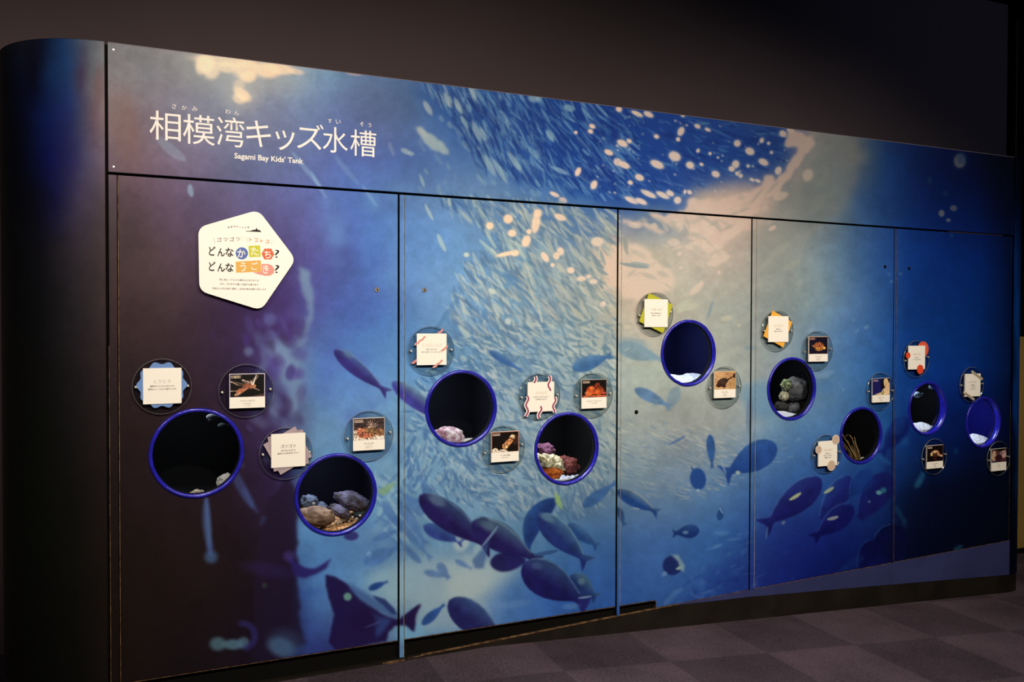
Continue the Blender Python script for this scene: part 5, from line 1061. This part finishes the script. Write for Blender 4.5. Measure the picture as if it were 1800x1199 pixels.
def photo_card(px_, py_, cpx, label, pic, name, sub, frame=(90, 70, 64), scr=0.0, ph=.68):
    t, x, z = disc(px_, py_, label, scr); c = at(cpx[0], cpx[1], CY); cx, cz = float(c[0]), float(c[2])
    link('card', prism(rotsq(cx, cz, CW, CW, 0), CY, DY0), M_card, t)
    link('photo_border', prism(rotsq(cx, cz+CW/2*(1-ph)-.0002, CW-.0012, CW*ph-.001, 0), CY-.0004, CY-.0001), mat('photo_border_ink', frame, .6), t)
    im = pic(); h, w_ = im.shape[:2]; W_ = CW-.006; Hh = CW*ph-.004; zt = cz+CW/2-.003
    gx, gy = np.meshgrid(np.linspace(0, 1, w_), np.linspace(0, 1, h)); P = np.stack([cx-W_/2+W_*gx.ravel(), np.full(gx.size, CY-.0007), zt-Hh*gy.ravel()], 1)
    idx = np.arange(w_*h).reshape(h, w_); F = np.stack([idx[1:, :-1], idx[1:, 1:], idx[:-1, 1:], idx[:-1, :-1]], -1).reshape(-1, 4)
    me = bpy.data.meshes.new('photo'); me.vertices.add(len(P)); me.vertices.foreach_set('co', P.astype(np.float32).ravel()); me.loops.add(F.size); me.loops.foreach_set('vertex_index', F.ravel().astype(np.int32))
    me.polygons.add(len(F)); me.polygons.foreach_set('loop_start', (np.arange(len(F))*4).astype(np.int32)); me.update(calc_edges=True); me.validate(); set_print(me, im.reshape(-1, 3)); link('photo', me, M_card_print, t)
    zb_ = cz-CW/2+CW*(1-ph)*.66
    lettering('title_text', [text_mesh(name, .0070, cx, zb_, CY-.0005, offset=.008)], M_inkgrey, t)
    lettering('body_text', [text_mesh(s, .0042, cx, zb_-.0095-.0070*k, CY-.0005, offset=.004) for k, s in enumerate(sub)], M_inkgrey, t)
    return t
def back_shape(pf, colr, name='backing_shape'):
    def f(t, cx, cz, x, z): link(name, prism(pf(cx, cz), DY0-.0024, DY0), mat(name+'_ink', colr, .55), t)
    return f
def many_shapes(lst, colr, yy=None, name='cutout_shape', border=None):
    def f(t, cx, cz, x, z):
        y_ = CY-.0012 if yy is None else yy
        for p in lst:
            if border: link('cutout_border', prism(p(cx, cz, 1), y_+.0008, y_+.0018), mat('cutout_border', border, .55), t)
            link(name, prism(p(cx, cz, 0), y_, y_+.001), mat(name+'_ink', colr, .55), t)
    return f
text_card(285, 679.5, (285.5, 678.5), 'caption with white square card on scalloped blue shape, far left above the black window', 'ヒラヒラ', (196, 196, 190), ['動物がひらひらと泳いだり', '動物によって広さも変わります'], back=back_shape(lambda x, z: scallop(x-.001, z+.003, .0790, 10, .065, 0.0), (104, 142, 206)), scr=.0)
photo_card(433.5, 687, (434.8, 687), 'caption with photo of a striped lionfish, second from left', pic_lionfish, 'ハナミノカサゴ', ['ひらひらのヒレ', 'とげに毒'], (170, 160, 190), .04)
text_card(503.5, 797, (507, 791.5), 'caption with white card over overlapping grey-pink squares, beside the boulder window', 'ゴツゴツ', (104, 92, 92), ['岩や石にまぎれる', '動物たちの体を見てみよう'], back=lambda t, cx, cz, x, z: (link('backing_shape', prism(rotsq(cx-.001, cz-.002, .133, .133, 28), DY0-.0012, DY0), mat('grey_pink_board', (176, 160, 170), .55), t), link('backing_shape', prism(rotsq(cx+.001, cz-.001, .133, .133, 10), DY0-.0024, DY0-.0012), mat('grey_pink_board_b', (166, 150, 160), .55), t)))
photo_card(649, 765.5, (648.7, 763), 'caption with photo of a brown scorpionfish on white sand, beside the second door', pic_scorpion, 'オニオコゼ', ['ゴツゴツの体', '岩にそっくり'], (150, 140, 140), .1)
sq = lambda dx, dz, L: (lambda cx, cz, b: wavy(cx+dx-L/2*.80, cz+dz-L/2*.60, cx+dx+L/2*.80, cz+dz+L/2*.60, .0016, 2.6, .0075))
text_card(758.5, 616, (759, 614), 'caption with white card and small pink squiggles, top of the second door', 'ニョロニョロ', (226, 206, 196), ['体をくねらせて', '砂から出たり入ったりします'],
    back=lambda t, cx, cz, x, z: many_shapes([sq(-.069, -.048, .030), sq(.036, .068, .034)], (222, 146, 146), DY0-.0024)(t, cx, cz, x, z), front=many_shapes([sq(-.049, .034, .056), sq(.055, .002, .032), sq(.026, -.060, .050)], (224, 158, 150)), scr=.02)
photo_card(885.5, 789, (888, 785), 'caption with photo of a speckled orange eel, between third and fourth windows', pic_worm, 'ウツボの仲間', ['岩かげにひそむ'], (188, 110, 80), .16)
wv = lambda x0, z0, x1, z1, ph=0: (lambda cx, cz, b: wavy(cx+x0, cz+z0, cx+x1, cz+z1, .0055, (abs(z1-z0)/.052), .0165 if b else .0070, ph=ph))
text_card(949, 696.5, (951, 697.5), 'caption with white card and thick wavy purple lines, above the heaped rock window', 'ユラユラ', (206, 186, 166), ['ゆらゆらと海にただよう', '生き物をさがそう'],
    front=many_shapes([wv(-.028, .088, -.033, .060), wv(.039, .088, .040, .024), wv(-.065, .006, -.067, -.082), wv(.066, -.004, .060, -.070), wv(-.002, -.040, -.008, -.092)], (150, 60, 92), border=(252, 244, 244)), scr=.04)
photo_card(1043.5, 694, (1044.5, 692.5), 'caption with photo of orange sea anemones, right side of second door', pic_orange, 'ウメボシイソギンチャク', ['ゆらゆらと動く'], (60, 26, 24), .03, .62)
text_card(1152, 551.5, (1153.5, 550.5), 'caption with white card over tilted lime green square, highest on third door', 'ペタペタ', (200, 180, 130), ['平たい体で砂の上に', '身をかくします'], back=back_shape(lambda x, z: rotsq(x+.002, z, .140, .140, -22), (186, 188, 40)), scr=.10)
photo_card(1274.5, 680.5, (1274.5, 676), 'caption with photo of a dark ray on tan sand, right side of third door', pic_ray, 'サカタザメ', ['平たい体', '砂の色の体'], (204, 170, 120), .04, .68)
text_card(1367.5, 581.5, (1368.5, 578.5), 'caption with white card over tilted yellow-orange square, on fourth door', 'カクカク', (216, 190, 130), ['体がかたい', '箱のような形です'], back=back_shape(lambda x, z: rotsq(x, z, .137, .137, -24), (244, 180, 66)), scr=.0)
photo_card(1438, 616, (1438.6, 613.5), 'caption with photo of a round orange boxfish on dark blue, on fourth door', pic_puffer, 'イトマキフグ', ['カクカクした体', '六角のもよう'], (190, 150, 110), .08, .70)
photo_card(1548.5, 687.5, (1549, 686), 'caption with photo of pale sand and deep blue water, right edge of fourth door', pic_garden, 'ホシテンス', ['砂にもぐる', '白い砂'], (40, 44, 110), .0, .70)
dots = lambda dx, dz, r, b0=.0045: (lambda cx, cz, b: circle_pts(cx+dx, cz+dz, r+(b0 if b else 0)))
text_card(1454, 797.5, (1455.3, 797), 'caption with white card and three pale grey bubbles, left of the seaweed window', 'プクプク', (200, 176, 140), ['空気や水で', '体をふくらませる', '動物がいます'], front=many_shapes([dots(.052, .066, .021), dots(-.062, .022, .017), dots(.024, -.063, .023)], (206, 184, 166), border=(226, 212, 190)), scr=.06)
text_card(1612, 631, (1611.5, 628.5), 'caption with white card and three orange-red circles, on the darkest door', 'プカプカ', (222, 160, 140), ['水の中を', 'プカプカうかびます'], back=many_shapes([dots(.052, .044, .042, 0)], (226, 92, 60), DY0-.0022), front=many_shapes([dots(-.066, .012, .017, 0), dots(.026, -.064, .025, 0)], (230, 78, 40)), scr=.10)
def twig(t, cx, cz, x, z):
    mt = mat('twig_card', (196, 186, 160), .6); mk = mat('twig_marks', (90, 70, 60), .6)
    for (x0, z0, x1, z1) in ((-.014+.0, .078, .078, .030), (-.078, -.036, -.0+.012, -.082)):
        link('cutout_shape', prism(rounded(ribbon([(cx+x0, cz+z0), (cx+x1, cz+z1)], .014), .006), CY-.002, CY-.001), mt, t)
        ms = []
        for k in range(7):
            a = .22+.1*k; px_, pz_ = cx+x0+(x1-x0)*a, cz+z0+(z1-z0)*a; ms.append(prism(rotsq(px_, pz_+(.003 if k % 2 else -.003), .0035, .007, 20), CY-.0026, CY-.0020))
        lettering('twig_marks', ms, mk, t)
text_card(1709, 676, (1710, 677), 'caption with white card crossed by two beige speckled twigs, near the far right end', 'トゲトゲ', (186, 160, 150), ['体の表面が', 'トゲトゲした', 'かくれ上手です'], front=twig, scr=.03)
photo_card(1643, 803, (1643.6, 803), 'caption with photo of a tan crab-like animal on black, below the white gravel window', pic_anemone, 'カエルウオ', ['岩の上', '小さな体'], (110, 76, 74), .10, .70)
photo_card(1756, 806, (1756, 808), 'caption with photo in mauve and brown, lowest at the far right end', pic_crab, 'トゲカニ', ['とげだらけ'], (30, 24, 30), .06, .62)

# ---------------------------------------------------------------- locks and small fittings on the doors
M_lock = mat('lock_metal', (150, 146, 140), .35, .5, metal=.7)
def lock(px_, py_, r, d, m, name='door_lock', dark=True):
    x, z = px2(px_, py_, 0.0)
    o = link(name, lathe(x, z, [(.0001, -.003), (r*.82, -.003), (r, -.0015), (r, .004), (.0001, .004)], 24), m, door_roots[d])
    if dark:
        link('key_slot', prism(rotsq(x+.001, z, r*.35, r*1.1, 20), -.0036, -.0028), M_black, o)
    return o
lock(662.5, 509.5, .010, 0, M_lock); lock(746, 510, .010, 1, M_lock); lock(1118.5, 724.5, .0095, 2, M_black, dark=False)
lock(1555.5, 469, .009, 3, M_black, dark=False); lock(1598, 472, .009, 4, M_black, dark=False); lock(1574.5, 1000 if False else 862, .006, 3, M_black, dark=False) if False else None
for px_, py_ in [(199.5, 87), (200, 293)]:
    x, z = px2(px_, py_, 0.0); link('screw', lathe(x, z, [(.0001, -.0012), (.003, -.0012), (.003, .002), (.0001, .002)], 12), M_metal, hp)
